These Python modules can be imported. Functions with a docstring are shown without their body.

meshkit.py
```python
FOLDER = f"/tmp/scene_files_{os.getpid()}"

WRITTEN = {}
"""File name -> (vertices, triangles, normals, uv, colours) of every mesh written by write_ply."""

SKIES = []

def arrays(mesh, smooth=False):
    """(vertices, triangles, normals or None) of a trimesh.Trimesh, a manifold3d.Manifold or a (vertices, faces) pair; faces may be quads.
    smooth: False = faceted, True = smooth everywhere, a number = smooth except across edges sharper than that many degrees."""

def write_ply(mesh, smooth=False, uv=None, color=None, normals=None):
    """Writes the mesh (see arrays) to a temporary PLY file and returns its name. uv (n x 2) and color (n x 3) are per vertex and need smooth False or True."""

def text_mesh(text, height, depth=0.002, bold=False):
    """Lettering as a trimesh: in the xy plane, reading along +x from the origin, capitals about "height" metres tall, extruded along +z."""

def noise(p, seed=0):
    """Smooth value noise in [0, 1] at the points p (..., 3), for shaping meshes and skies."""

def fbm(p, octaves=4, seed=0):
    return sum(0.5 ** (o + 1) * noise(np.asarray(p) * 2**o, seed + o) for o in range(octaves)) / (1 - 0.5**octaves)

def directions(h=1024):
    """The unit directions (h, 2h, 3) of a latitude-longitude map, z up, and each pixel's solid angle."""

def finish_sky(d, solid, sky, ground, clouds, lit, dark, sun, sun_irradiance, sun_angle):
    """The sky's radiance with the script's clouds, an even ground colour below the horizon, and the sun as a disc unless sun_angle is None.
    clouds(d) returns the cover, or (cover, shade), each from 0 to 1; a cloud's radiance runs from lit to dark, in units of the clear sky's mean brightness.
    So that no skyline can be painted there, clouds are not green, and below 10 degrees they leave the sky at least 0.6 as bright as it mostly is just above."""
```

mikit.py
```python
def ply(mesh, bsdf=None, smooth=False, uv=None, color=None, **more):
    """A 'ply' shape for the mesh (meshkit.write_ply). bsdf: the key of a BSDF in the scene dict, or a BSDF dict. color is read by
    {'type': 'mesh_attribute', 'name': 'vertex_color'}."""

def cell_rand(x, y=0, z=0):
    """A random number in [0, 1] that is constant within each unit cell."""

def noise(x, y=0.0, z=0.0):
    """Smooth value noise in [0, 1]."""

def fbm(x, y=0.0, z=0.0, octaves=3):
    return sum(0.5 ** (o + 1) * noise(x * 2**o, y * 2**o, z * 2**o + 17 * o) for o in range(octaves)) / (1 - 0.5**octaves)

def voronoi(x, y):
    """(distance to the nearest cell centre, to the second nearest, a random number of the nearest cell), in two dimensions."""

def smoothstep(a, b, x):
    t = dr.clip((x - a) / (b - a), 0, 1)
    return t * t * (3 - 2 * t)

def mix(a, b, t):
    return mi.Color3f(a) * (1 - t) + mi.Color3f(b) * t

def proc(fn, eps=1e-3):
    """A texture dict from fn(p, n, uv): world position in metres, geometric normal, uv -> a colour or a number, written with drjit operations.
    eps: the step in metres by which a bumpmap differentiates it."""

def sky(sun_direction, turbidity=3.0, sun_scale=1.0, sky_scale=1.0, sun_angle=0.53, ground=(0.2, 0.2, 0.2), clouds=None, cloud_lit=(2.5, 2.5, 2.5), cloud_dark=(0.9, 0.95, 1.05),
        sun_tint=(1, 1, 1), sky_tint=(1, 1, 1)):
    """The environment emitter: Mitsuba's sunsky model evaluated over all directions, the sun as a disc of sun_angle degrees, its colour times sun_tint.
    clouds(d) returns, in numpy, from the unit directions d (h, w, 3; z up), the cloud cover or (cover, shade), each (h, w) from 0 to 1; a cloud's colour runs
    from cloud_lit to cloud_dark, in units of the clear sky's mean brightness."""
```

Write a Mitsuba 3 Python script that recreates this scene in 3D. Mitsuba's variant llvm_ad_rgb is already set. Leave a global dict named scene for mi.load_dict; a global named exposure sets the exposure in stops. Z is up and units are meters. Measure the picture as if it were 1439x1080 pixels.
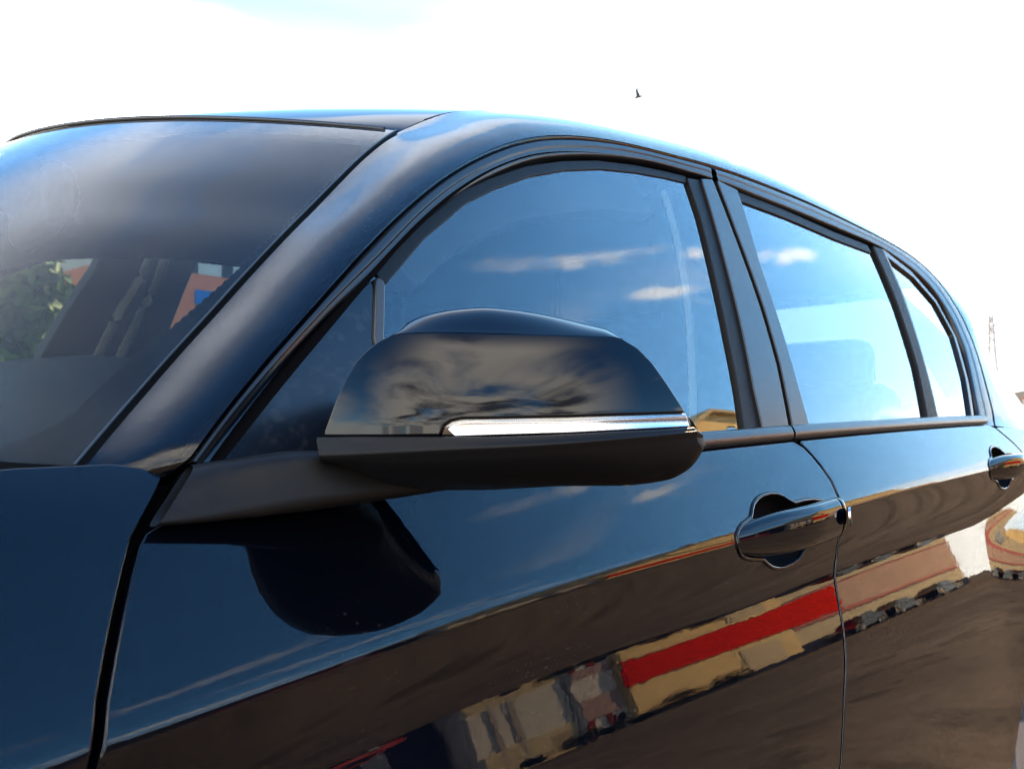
import math, random
import numpy as np, trimesh, shapely, mitsuba as mi, drjit as dr
import mikit, meshkit
from shapely.geometry import Polygon, LineString, Point, box as sbox
from scipy.spatial import Delaunay

rng = np.random.default_rng(7)
scene, labels = {}, {}
T = mi.ScalarTransform4f

# ---------------------------------------------------------------- camera, sky, exposure
CAM, YAW, PITCH = np.array([.52, -1.30, .945]), .865, .062          # a phone held at belt height beside the front wing
FWD = np.array([math.sin(YAW) * math.cos(PITCH), math.cos(YAW) * math.cos(PITCH), math.sin(PITCH)])
scene['camera'] = {'type': 'thinlens', 'fov': 2 * math.degrees(math.atan(719.5 / 1300)), 'fov_axis': 'x', 'near_clip': .05, 'far_clip': 20000.0,
                   'aperture_radius': .0011, 'focus_distance': .78,
                   'to_world': T().look_at(origin=CAM.tolist(), target=(CAM + FWD).tolist(), up=[0, 0, 1])}

SUN_AZ, SUN_EL = math.radians(73), math.radians(28)                 # azimuth from the car's right (+y) towards its rear (+x)
SUN = [math.sin(SUN_AZ) * math.cos(SUN_EL), math.cos(SUN_AZ) * math.cos(SUN_EL), math.sin(SUN_EL)]

def vnoise(p, seed=0):
    i = np.floor(p).astype(np.int64); f = p - i; f = f * f * (3 - 2 * f)
    def h(a, b, c):
        n = ((i[..., 0] + a) * 374761393 + (i[..., 1] + b) * 668265263 + (i[..., 2] + c) * 2147483647 + seed * 974711) & 0xFFFFFFFF
        n = ((n ^ (n >> 13)) * 1274126177) & 0xFFFFFFFF
        return ((n ^ (n >> 16)) & 0xFFFFFF) / 16777215.0
    def l(a, b, t): return a + (b - a) * t
    return l(l(l(h(0,0,0), h(1,0,0), f[...,0]), l(h(0,1,0), h(1,1,0), f[...,0]), f[...,1]), l(l(h(0,0,1), h(1,0,1), f[...,0]), l(h(0,1,1), h(1,1,1), f[...,0]), f[...,1]), f[...,2])

def nfbm(p, o=5, seed=0):
    return sum(.5 ** (k + 1) * vnoise(p * 2 ** k + 7.3 * k, seed + k) for k in range(o)) / (1 - .5 ** o)

def sm(a, b, x):
    t = np.clip((x - a) / (b - a), 0, 1)
    return t * t * (3 - 2 * t)

def clouds(d):
    """A bright milky veil round the low sun, heavy broken clouds ahead of the car, thin streaks in the clear blue opposite the sun."""
    x, y, z = d[..., 0], d[..., 1], np.maximum(d[..., 2], .02)
    sun = np.array(SUN)
    vn = nfbm(d * [3, 3, 7], 4, 3)
    veil = sm(-.10, .34, y + .12 * x + .16 * (vn - .5)) * (.74 + .34 * vn) * (1 - .95 * sm(.275 + .10 * (vn - .5), .475 + .10 * (vn - .5), z))
    haze = .75 * sm(.24, .03, d[..., 2]) + .22 * sm(.84, .98, x) * sm(.40, .10, d[..., 2])
    az, el = np.degrees(np.arctan2(x, -y)), np.degrees(np.arcsin(np.clip(d[..., 2], -1, 1)))
    fl = nfbm(np.stack([az * .5, el * 1.3, 0 * az], -1), 5, 91)
    puffs = 0 * az                                                  # a few small fair-weather clouds and a low bank
    for a0, e0, wa, we, k in ((63, 33.0, 7, .9, .42), (67, 27.4, 2.2, .8, .62), (71, 29, 1.3, .8, .65), (78, 24.8, 2.6, .9, .6), (75, 9.5, 9, 2.2, .6), (40, 24, 12, 1.0, .35), (30, 33, 14, 1.2, .3), (50, 18, 10, .9, .35)):
        g = np.exp(-((az - a0) / wa) ** 2 - ((el - e0 + (.42 if e0 > 22 and a0 > 60 else 0.) * (az - a0)) / we) ** 2); puffs = np.maximum(puffs, k * sm(.12, 1.0, g * (-.35 + 2.6 * fl)))
    plane = np.stack([x / (z + .12), y / (z + .12), 0 * x], -1)
    w = nfbm(plane * 1.3 + 5, 3, 11)
    q = plane * [1.1, 1.9, 1] + np.stack([w * 1.6, w * 1.2, 0 * w], -1)
    n = nfbm(q, 6, 21)
    ahead = sm(-.12, .40, -x - .05 * np.abs(y) + .12 * z) * (1 - sm(-.15, .25, y)) * (1 - .9 * sm(.86, .97, z))
    broken = ahead * sm(.26, .52, n + .10 * ahead)
    st = nfbm(plane * [1.0, 3.2, 1] + np.stack([0 * w, w * 1.5, 0 * w], -1), 5, 41)
    thin = .80 * sm(.56, .72, st) * sm(.10, .24, z) * (1 - sm(.34, .52, z))
    over = sm(.50, .72, d[..., 2]) * (1 - .8 * sm(.78, .90, z)) * sm(.12, .45, y) * (.04 + .50 * sm(.44, .70, nfbm(plane * [1.4, 4.5, 1] + 31, 5, 61)))
    cover = np.maximum.reduce([veil, broken, thin, over, np.clip(haze, 0, 1), puffs])
    shade = np.clip(ahead * sm(.36, .72, nfbm(q * 1.9 + 3, 5, 77)) * 1.1 + .9 * sm(.6, .8, z) * (1 - ahead), 0, 1) * (1 - veil)
    shade = np.maximum(shade, .66 * sm(.05, .2, veil) * sm(.29, .44, z) * sm(.47, .66, nfbm(d * [4, 4, 11] + 9, 5, 15) + .10 * (y - x)))
    return np.clip(cover, 0, 1), shade

scene['sky'] = mikit.sky(SUN, turbidity=2.2, sun_scale=1.15, sun_tint=(1, .86, .68), clouds=clouds, sky_tint=(.56, .96, 1.20), cloud_lit=(3.4, 3.15, 2.75), cloud_dark=(.42, .42, .45), ground=(.2, .17, .14))
exposure = 4.0
# outlines measured on the car: x and height in metres
GAP_LINE = np.array([[0.8062, 0.9343], [0.8375, 0.9669], [0.87, 0.9983], [0.9034, 1.0288], [0.9369, 1.0592], [0.9708, 1.0892], [1.0056, 1.1182], [1.0414, 1.1458], [1.0784, 1.1718], [1.1168, 1.1957], [1.1565, 1.2173], [1.1974, 1.2365], [1.2394, 1.2529], [1.2826, 1.2663], [1.3265, 1.2772], [1.3708, 1.2862], [1.4155, 1.2935], [1.4604, 1.2991], [1.5055, 1.3038], [1.5505, 1.3086], [1.5956, 1.3134], [1.6406, 1.3176], [1.6858, 1.3208], [1.731, 1.3233], [1.7763, 1.3252], [1.8216, 1.3268], [1.8669, 1.3281], [1.9121, 1.3292], [1.9574, 1.3301], [2.0027, 1.3306], [2.048, 1.3308], [2.0933, 1.3307], [2.1387, 1.3304], [2.184, 1.33], [2.2293, 1.3294], [2.2746, 1.3286], [2.3199, 1.3275], [2.3654, 1.3257], [2.4108, 1.3229], [2.4562, 1.3181], [2.5017, 1.3097], [2.5449, 1.2957], [2.5813, 1.2739], [2.6067, 1.2427], [2.6188, 1.2037], [2.6159, 1.1621], [2.6006, 1.1208], [2.5797, 1.0801], [2.558, 1.0398], [2.5381, 0.9999], [2.5054, 0.9765]])
DOOR_FRONT_EDGE = np.array([[0.8031, 0.9307], [0.7868, 0.9134], [0.7734, 0.9002], [0.7656, 0.8921], [0.7577, 0.8784], [0.7489, 0.8615], [0.7402, 0.8431], [0.7317, 0.8234], [0.7247, 0.799]])
DOOR_SEAM = np.array([[1.5859, 0.9456], [1.5875, 0.9414], [1.5971, 0.9303], [1.6055, 0.915], [1.6098, 0.899], [1.6064, 0.881], [1.6057, 0.8629], [1.6068, 0.841], [1.5986, 0.81], [1.5876, 0.7908], [1.5814, 0.7669], [1.573, 0.7323], [1.5619, 0.7042], [1.5409, 0.665], [1.5283, 0.6288], [1.519, 0.596]])
REAR_SEAM = np.array([[2.4979, 0.9736], [2.5252, 0.9599], [2.5603, 0.9418], [2.5872, 0.9205]])
FRONT_FRAME_INNER = np.array([[1.6182, 1.3002], [1.5859, 1.2957], [1.5612, 1.2929], [1.5062, 1.2896], [1.4393, 1.2808], [1.3609, 1.2664], [1.2871, 1.2474], [1.2189, 1.2253], [1.1548, 1.1954], [1.1025, 1.1674], [1.0375, 1.1218], [0.9777, 1.0709], [0.956, 1.058], [0.9147, 1.0257], [0.8679, 0.9847], [0.8216, 0.9403], [0.8143, 0.9337]])
FRONT_GLASS_TOP = np.array([[0.9662, 1.0226], [0.9784, 1.0665], [0.9861, 1.072], [1.0402, 1.1186], [1.1055, 1.1639], [1.1513, 1.1873], [1.2137, 1.2147], [1.2819, 1.2378], [1.3554, 1.257], [1.4328, 1.2707], [1.4988, 1.279], [1.5548, 1.2843], [1.5459, 1.2301], [1.525, 1.1516], [1.5051, 1.07], [1.4912, 1.0062], [1.4768, 0.9519]])
SAIL = np.array([[0.9668, 1.0226], [0.9764, 1.0617], [0.9746, 1.0671], [0.9554, 1.0558], [0.9142, 1.0237], [0.8676, 0.9828], [0.8213, 0.9386], [0.8136, 0.9321]])
B_FRONT = np.array([[1.5856, 1.2884], [1.6176, 1.2948], [1.6115, 1.223], [1.6067, 1.116], [1.5986, 1.042], [1.5795, 0.9566], [1.5137, 0.9521], [1.5205, 1.0075], [1.538, 1.0816], [1.5583, 1.1751]])
B_FRONT_CAP = np.array([[1.5857, 1.2977], [1.6266, 1.3107], [1.6255, 1.2977], [1.5854, 1.2904]])
B_REAR = np.array([[1.6326, 1.2972], [1.6844, 1.294], [1.6554, 1.1804], [1.6475, 1.0778], [1.6417, 1.0128], [1.6393, 0.9606], [1.5915, 0.9576], [1.6107, 1.0428], [1.6192, 1.1174], [1.6246, 1.2254]])
REAR_FRAME_INNER = np.array([[1.6394, 1.3009], [1.689, 1.2994], [1.8547, 1.3034], [2.0538, 1.307], [2.2501, 1.3102], [2.3393, 1.3007], [2.4414, 1.2823], [2.5218, 1.2369], [2.5421, 1.1662], [2.4933, 1.0748], [2.4355, 0.9946], [2.4115, 0.9766]])
REAR_GLASS = np.array([[1.6842, 1.2842], [1.8385, 1.2872], [2.0286, 1.2856], [2.197, 1.2898], [2.1892, 1.1894], [2.1577, 1.076], [2.1153, 0.9783], [1.642, 0.9616], [1.6448, 1.0083], [1.654, 1.0784], [1.6645, 1.1868]])
DIVIDER = np.array([[2.2207, 1.3022], [2.2698, 1.305], [2.2565, 1.2178], [2.2189, 1.1016], [2.1778, 0.983], [2.1229, 0.9785], [2.17, 1.0768], [2.2025, 1.191]])
QUARTER_GLASS = np.array([[2.2769, 1.2933], [2.3983, 1.2685], [2.4743, 1.225], [2.4957, 1.159], [2.4511, 1.0696], [2.3918, 0.991], [2.1818, 0.9831], [2.2234, 1.0956], [2.2664, 1.2164]])
BELT_FRONT = np.array([[1.3366, 0.9293], [1.571, 0.9414]])
RECESS = np.array([[-0.129, 0.0075], [-0.121, 0.0118], [-0.1104, 0.0152], [-0.096, 0.0175], [-0.0859, 0.0197], [-0.0785, 0.025], [-0.0694, 0.0302], [-0.0572, 0.0338], [-0.0433, 0.0359], [-0.0261, 0.0362], [-0.011, 0.0345], [0.0004, 0.031], [0.0096, 0.0255], [0.0191, 0.0214], [0.0378, 0.0214], [0.0631, 0.02], [0.0884, 0.0162], [0.1021, 0.0122], [0.1025, 0.0042], [0.1055, -0.0142], [0.0913, -0.0219], [0.0662, -0.0262], [0.0394, -0.0276], [0.0293, -0.0329], [0.0192, -0.039], [0.0049, -0.0411], [-0.0129, -0.0414], [-0.0304, -0.0395], [-0.0444, -0.036], [-0.0569, -0.0306], [-0.068, -0.0245], [-0.0814, -0.0216], [-0.096, -0.0193], [-0.1106, -0.0156], [-0.1206, -0.0113], [-0.129, -0.0026]])
WINDSHIELD_EDGE = np.array([[0.7649, -0.772, 0.9311], [0.7874, -0.7589, 0.9508], [0.8117, -0.7458, 0.9721], [0.8427, -0.7327, 1.0011], [0.8766, -0.7196, 1.032], [0.9136, -0.7065, 1.0668], [0.9562, -0.6906, 1.1053], [0.9978, -0.6719, 1.1399], [1.043, -0.6532, 1.1782], [1.0834, -0.6345, 1.2109], [1.1262, -0.6162, 1.2427], [1.1677, -0.598, 1.2698]])
# the mirror housing, across (outwards) and height
MIRROR_MID, MIRROR_ACROSS, MIRROR_FRONT, MIRROR_WIDTH = np.array([0.937, -0.942]), np.array([0.68394, -0.72954]), np.array([-0.72954, -0.68394]), 0.2193
MIRROR_CAP_FRONT = np.array([[-0.1087, 0.9486], [-0.1052, 0.9578], [-0.1009, 0.9694], [-0.0957, 0.9817], [-0.0902, 0.9923], [-0.0842, 0.9987], [-0.0774, 1.0043], [-0.0699, 1.0081], [-0.0599, 1.009], [-0.0476, 1.0093], [-0.0073, 1.0082], [0.0334, 1.0076], [0.0544, 1.0074], [0.0684, 1.0063], [0.0772, 1.0009], [0.0854, 0.992], [0.0937, 0.9797], [0.1002, 0.9698], [0.105, 0.9627], [0.076, 0.9614], [0.0332, 0.9598], [-0.0072, 0.9588], [-0.028, 0.9585], [-0.0336, 0.9573], [-0.0376, 0.9545], [-0.04, 0.9489], [-0.0718, 0.9485]])
MIRROR_STRIP = np.array([[-0.0392, 0.9489], [-0.0372, 0.9537], [-0.0332, 0.9565], [-0.0272, 0.9577], [-0.0072, 0.958], [0.0332, 0.959], [0.076, 0.9606], [0.1055, 0.9618], [0.1079, 0.958], [0.1093, 0.9542], [0.0759, 0.9525], [0.0331, 0.9503], [0.0008, 0.9493], [-0.0271, 0.9485]])
MIRROR_STRIP_BRIGHT = np.array([[-0.0344, 0.9521], [-0.0312, 0.9545], [-0.0232, 0.9553], [0.0008, 0.9554], [0.0332, 0.9557], [0.0671, 0.9576], [0.1049, 0.9601], [0.1068, 0.9551], [0.0759, 0.9535], [0.0331, 0.9513], [-0.0072, 0.9501], [-0.0311, 0.9493]])
MIRROR_CREST = np.array([[-0.073, 1.0124], [-0.0623, 1.0182], [-0.0492, 1.0234], [-0.0319, 1.0265], [-0.0147, 1.0276], [0.0024, 1.0264], [0.0198, 1.024], [0.0463, 1.0187], [0.0645, 1.0146], [0.0749, 1.0107]])
MIRROR_FOLD = np.array([[-0.0699, 1.0081], [-0.0599, 1.009], [-0.0476, 1.0093], [-0.0314, 1.009], [-0.0153, 1.0085], [0.0008, 1.0081], [0.0169, 1.0076], [0.0417, 1.0074], [0.0587, 1.0072], [0.0684, 1.0063]])
MIRROR_BASE_TOP = np.array([[-0.112, 0.9478], [-0.0888, 0.9482], [-0.0635, 0.9481], [-0.04, 0.9481], [-0.0152, 0.9479], [0.0088, 0.9485], [0.0331, 0.9495], [0.0583, 0.9508], [0.085, 0.9521], [0.1098, 0.9538]])
MIRROR_BASE_RIDGE = np.array([[-0.1098, 0.937], [-0.0887, 0.9379], [-0.0635, 0.9392], [-0.0399, 0.9405], [-0.0152, 0.9417], [0.0088, 0.9429], [0.0331, 0.9445], [0.0583, 0.9465], [0.0849, 0.9488], [0.111, 0.9513]])
MIRROR_BASE_BOTTOM = np.array([[-0.1136, 0.9352], [-0.0924, 0.9271], [-0.0656, 0.9185], [-0.0407, 0.9158], [-0.0146, 0.9159], [0.0106, 0.9171], [0.0364, 0.9182], [0.0685, 0.9181], [0.0982, 0.921], [0.1118, 0.9288], [0.1178, 0.9386]])
FRIT_INNER = np.array([[0.5, 0.012], [0.2, 0.012], [0.08, 0.012], [0.0394, 0.0298], [0.0317, 0.0466], [0.0254, 0.0712], [0.0226, 0.1203], [0.0213, 0.1822], [0.0172, 0.2495], [0.0141, 0.3186], [0.0118, 0.3725], [0.0106, 0.437], [0.009, 0.5409], [0.0086, 0.6682], [0.0081, 0.7539], [0.0079, 0.8177], [0.011, 0.8668], [0.0189, 0.8967], [0.0334, 0.9208], [0.0532, 0.9238], [0.092, 0.9195], [0.1619, 0.914], [0.2355, 0.8981], [0.3125, 0.8712], [0.3943, 0.8339], [0.5, 0.775]])
# ---------------------------------------------------------------- the car's shape (metres; x to the rear, y to its right, z up)
from scipy.interpolate import PchipInterpolator, CubicSpline
Q_TILT = np.array([[-.9,-20],[-.6,-15],[-.42,-9],[-.28,-2.5],[-.2,3.4],[-.16,8.2],[-.135,11.6],[-.11,14.2],[-.09,15.2],[-.078,14.4],[-.066,10.5],[-.056,5],[-.045,-1.5],
                   [-.03,-6.5],[-.012,-9],[-.0022,-9.5],[-.0004,-6],[.0004,4],[.0022,10],[.006,17.5],[.011,23.5],[.02,27.5],[.05,30],[.08,32],[.105,35],[.16,38],[.3,40]])
_q = np.arange(-.9, .3001, .0005)
_t = np.tan(np.radians(PchipInterpolator(Q_TILT[:, 0], Q_TILT[:, 1])(_q)))
_I = np.concatenate([[0], np.cumsum((_t[1:] + _t[:-1]) / 2 * .0005)])
_I = CubicSpline(_q, _I - np.interp(0, _q, _I))
crease_z = CubicSpline([-.6, .2, .72, .926, 1.169, 1.345, 1.609, 2.236, 2.7, 3.6], [.70, .768, .800, .822, .839, .8475, .8655, .894, .912, .94])
belt_z = CubicSpline([-.6, .2, .76, 1.1, 1.58, 2.1, 2.65, 3.6], [.80, .865, .904, .925, .949, .969, .985, 1.0])

def stretch(x):                                   # the fold below the crease sits lower towards the rear
    return np.interp(x, [.5, .93, 1.3, 1.9, 2.6], [.78, .8, .97, 1.3, 1.45])

_xs = np.arange(-1, 4, .01)
_k = CubicSpline(_xs, np.convolve(np.pad(stretch(_xs), 30, mode='edge'), np.ones(61) / 61, 'valid'))

def crease_s(x):                                  # half width of the car along the crease
    x = np.asarray(x, float)
    return .886 - .010 * (x - 1.75) ** 2 * (x < 1.75) - .006 * np.maximum(x - 1.75, 0) ** 2 - .05 * np.maximum(.35 - x, 0) ** 2

def smooth01(a, b, x):
    t = np.clip((x - a) / (b - a), 0, 1)
    return t * t * (3 - 2 * t)

REAR_AXLE = (2.665, .312)
def lower_s(x, z):
    x, z = np.asarray(x, float), np.asarray(z, float)
    k, s = _k(x), z - crease_z(x)
    d = np.where(s > 0, -_I(np.clip(s, 0, .3)), -k * _I(np.clip(s / k, -.9, 0)))
    flare = .034 * smooth01(2.20, 2.75, x) * smooth01(.92, .70, z)
    return crease_s(x) + d + flare

def side_s(x, z):
    """Half width of the car's side at x (to the rear) and height z: doors below the belt, glass and frames above it."""
    x, z = np.asarray(x, float), np.asarray(z, float)
    b = belt_z(x) + .006
    h = np.maximum(z - b, 0)
    taper = .008 * np.maximum(x - 1.5, 0) ** 2 + .05 * np.maximum(1.25 - x, 0) ** 1.5
    up = np.tan(np.radians(15)) * h + .25 * h ** 2 + taper * h / .4
    return lower_s(x, np.minimum(z, b)) - up

def side_point(x, z, out=0.0):
    """A point of the side and its outward normal."""
    x, z = np.asarray(x, float), np.asarray(z, float)
    e = 1e-4
    sx, sz = (side_s(x + e, z) - side_s(x - e, z)) / (2 * e), (side_s(x, z + e) - side_s(x, z - e)) / (2 * e)
    n = np.stack([-sx, -np.ones_like(sx), -sz], -1)
    n /= np.linalg.norm(n, axis=-1, keepdims=True)
    return np.stack([x, -side_s(x, z), z], -1) + n * np.asarray(out)[..., None], n

def wing_s(x, z):                                  # the front wing rolls over towards the bonnet
    return lower_s(x, z) - 4.5 * np.maximum(z - crease_z(x) - .080, 0) ** 2
# ---------------------------------------------------------------- helpers
def ref(k): return {'type': 'ref', 'id': k}
def key_for(name):
    if name not in scene and name not in labels: return name
    i = 1
    while f'{name}_{i:03d}' in scene or f'{name}_{i:03d}' in labels: i += 1
    return f'{name}_{i:03d}'

def put(name, mesh, bsdf, parent=None, smooth=False, normals=None, **kw):
    k = key_for(f'{parent}__{name}' if parent else name)
    if normals is not None:
        path = meshkit.write_ply(mesh, normals=normals)
        scene[k] = {'type': 'ply', 'filename': path, 'face_normals': False, 'bsdf': ref(bsdf)}
    else:
        scene[k] = mikit.ply(mesh, bsdf, smooth)
    if kw: labels[k] = kw
    return k

def thing(name, label, category, group=None):
    k = key_for(name); labels[k] = {'label': label, 'category': category}
    if group: labels[k]['group'] = group
    return k

def structure(name, mesh, bsdf, smooth=False):
    k = put(name, mesh, bsdf, None, smooth); labels[k] = {'kind': 'structure'}; return k

class Acc:
    """Vertices, triangles and normals of one mesh."""
    def __init__(s): s.v, s.f, s.n, s.c = [], [], [], 0
    def add(s, v, f, n):
        s.v.append(np.asarray(v, float)); s.n.append(np.asarray(n, float)); s.f.append(np.asarray(f, int) + s.c); s.c += len(v)
    def mesh(s):
        return trimesh.Trimesh(np.vstack(s.v), np.vstack(s.f), process=False), np.vstack(s.n)

def fill(poly, rows=None, step=.008, grid=None):
    """Points and triangles that fill a 2-D polygon; its outline is densified. rows(x) -> extra heights that follow a line."""
    poly = poly.buffer(0)
    if poly.geom_type == 'MultiPolygon': poly = max(poly.geoms, key=lambda g: g.area)
    rings = []
    for r in [poly.exterior] + list(poly.interiors):
        r = r.segmentize(step * .6); rings.append(np.array(r.coords)[:-1])
    x0, z0, x1, z1 = poly.bounds
    if grid is None:
        nx, nz = max(2, int((x1 - x0) / step)), max(2, int((z1 - z0) / step))
        gx, gz = np.meshgrid(np.linspace(x0, x1, nx), np.linspace(z0, z1, nz)); g = np.c_[gx.ravel(), gz.ravel()]
    else: g = grid(x0, z0, x1, z1)
    inner = poly.buffer(-step * .45)
    g = g[shapely.contains_xy(inner, g[:, 0], g[:, 1])] if len(g) else g
    p = np.vstack(rings + [g])
    t = Delaunay(p + rng.normal(0, 1e-7, p.shape)).simplices
    c = p[t].mean(1)
    e1, e2 = p[t[:, 1]] - p[t[:, 0]], p[t[:, 2]] - p[t[:, 0]]; a = np.abs(e1[:, 0] * e2[:, 1] - e1[:, 1] * e2[:, 0])
    t = t[shapely.contains_xy(poly, c[:, 0], c[:, 1]) & (a > 1e-11)]
    return p, t, rings

def frame_of(fn, p, e=1e-4):
    P = fn(p[:, 0], p[:, 1])
    ta = (fn(p[:, 0] + e, p[:, 1]) - fn(p[:, 0] - e, p[:, 1])) / (2 * e)
    tb = (fn(p[:, 0], p[:, 1] + e) - fn(p[:, 0], p[:, 1] - e)) / (2 * e)
    n = np.cross(ta, tb); n /= np.linalg.norm(n, axis=1, keepdims=True)
    return P, ta, tb, n

def patch(poly, fn, step=.008, edge=.002, depth=.012, flip=False, grid=None, out=0.):
    """A sheet over a 2-D outline on the surface fn, its rim rolled over and turned inwards (no rim if depth is 0)."""
    acc = Acc()
    if poly.geom_type == 'MultiPolygon': poly = max(poly.geoms, key=lambda g: g.area)
    p, t, rings = fill(poly, step=step, grid=grid)
    P, ta, tb, n = frame_of(fn, p)
    s = -1 if flip else 1
    n = n * s
    P = P + n * out
    q = P[t]; up = np.einsum('ij,ij->i', np.cross(q[:, 1] - q[:, 0], q[:, 2] - q[:, 0]), n[t[:, 0]])
    t = np.where((up < 0)[:, None], t[:, ::-1], t)
    acc.add(P, t, n)
    if depth:
        at = 0
        for k, r in enumerate(rings):
            m = len(r); idx = np.arange(at, at + m); at += m
            d = np.roll(r, -1, 0) - np.roll(r, 1, 0)
            o2 = np.c_[d[:, 1], -d[:, 0]]
            area = np.sum(r[:, 0] * np.roll(r[:, 1], -1) - np.roll(r[:, 0], -1) * r[:, 1])
            if (area < 0) != (k > 0): o2 = -o2
            if k > 0 and area > 0: pass
            o3 = o2[:, :1] * ta[idx] + o2[:, 1:] * tb[idx]
            o3 -= np.einsum('ij,ij->i', o3, n[idx])[:, None] * n[idx]
            o3 /= np.maximum(np.linalg.norm(o3, axis=1, keepdims=True), 1e-12)
            prof = [(0, 0, 0)] + [(edge * math.sin(a), edge * (1 - math.cos(a)), a) for a in np.radians([22, 45, 68, 90])] + [(edge, depth, math.pi / 2)]
            ringsP = [P[idx] + o3 * a - n[idx] * b for a, b, _ in prof]
            ringsN = [n[idx] * math.cos(a) + o3 * math.sin(a) for _, _, a in prof]
            V, N = np.vstack(ringsP), np.vstack(ringsN); F = []
            for j in range(len(prof) - 1):
                i = np.arange(m); a, b, c, e2 = j * m + i, j * m + (i + 1) % m, (j + 1) * m + (i + 1) % m, (j + 1) * m + i
                F += [np.c_[a, b, c], np.c_[a, c, e2]]
            F = np.vstack(F); q = V[F]
            up = np.einsum('ij,ij->i', np.cross(q[:, 1] - q[:, 0], q[:, 2] - q[:, 0]), N[F].mean(1))
            F = np.where((up < 0)[:, None], F[:, ::-1], F)
            acc.add(V, F, N)
    return acc.mesh()

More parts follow.
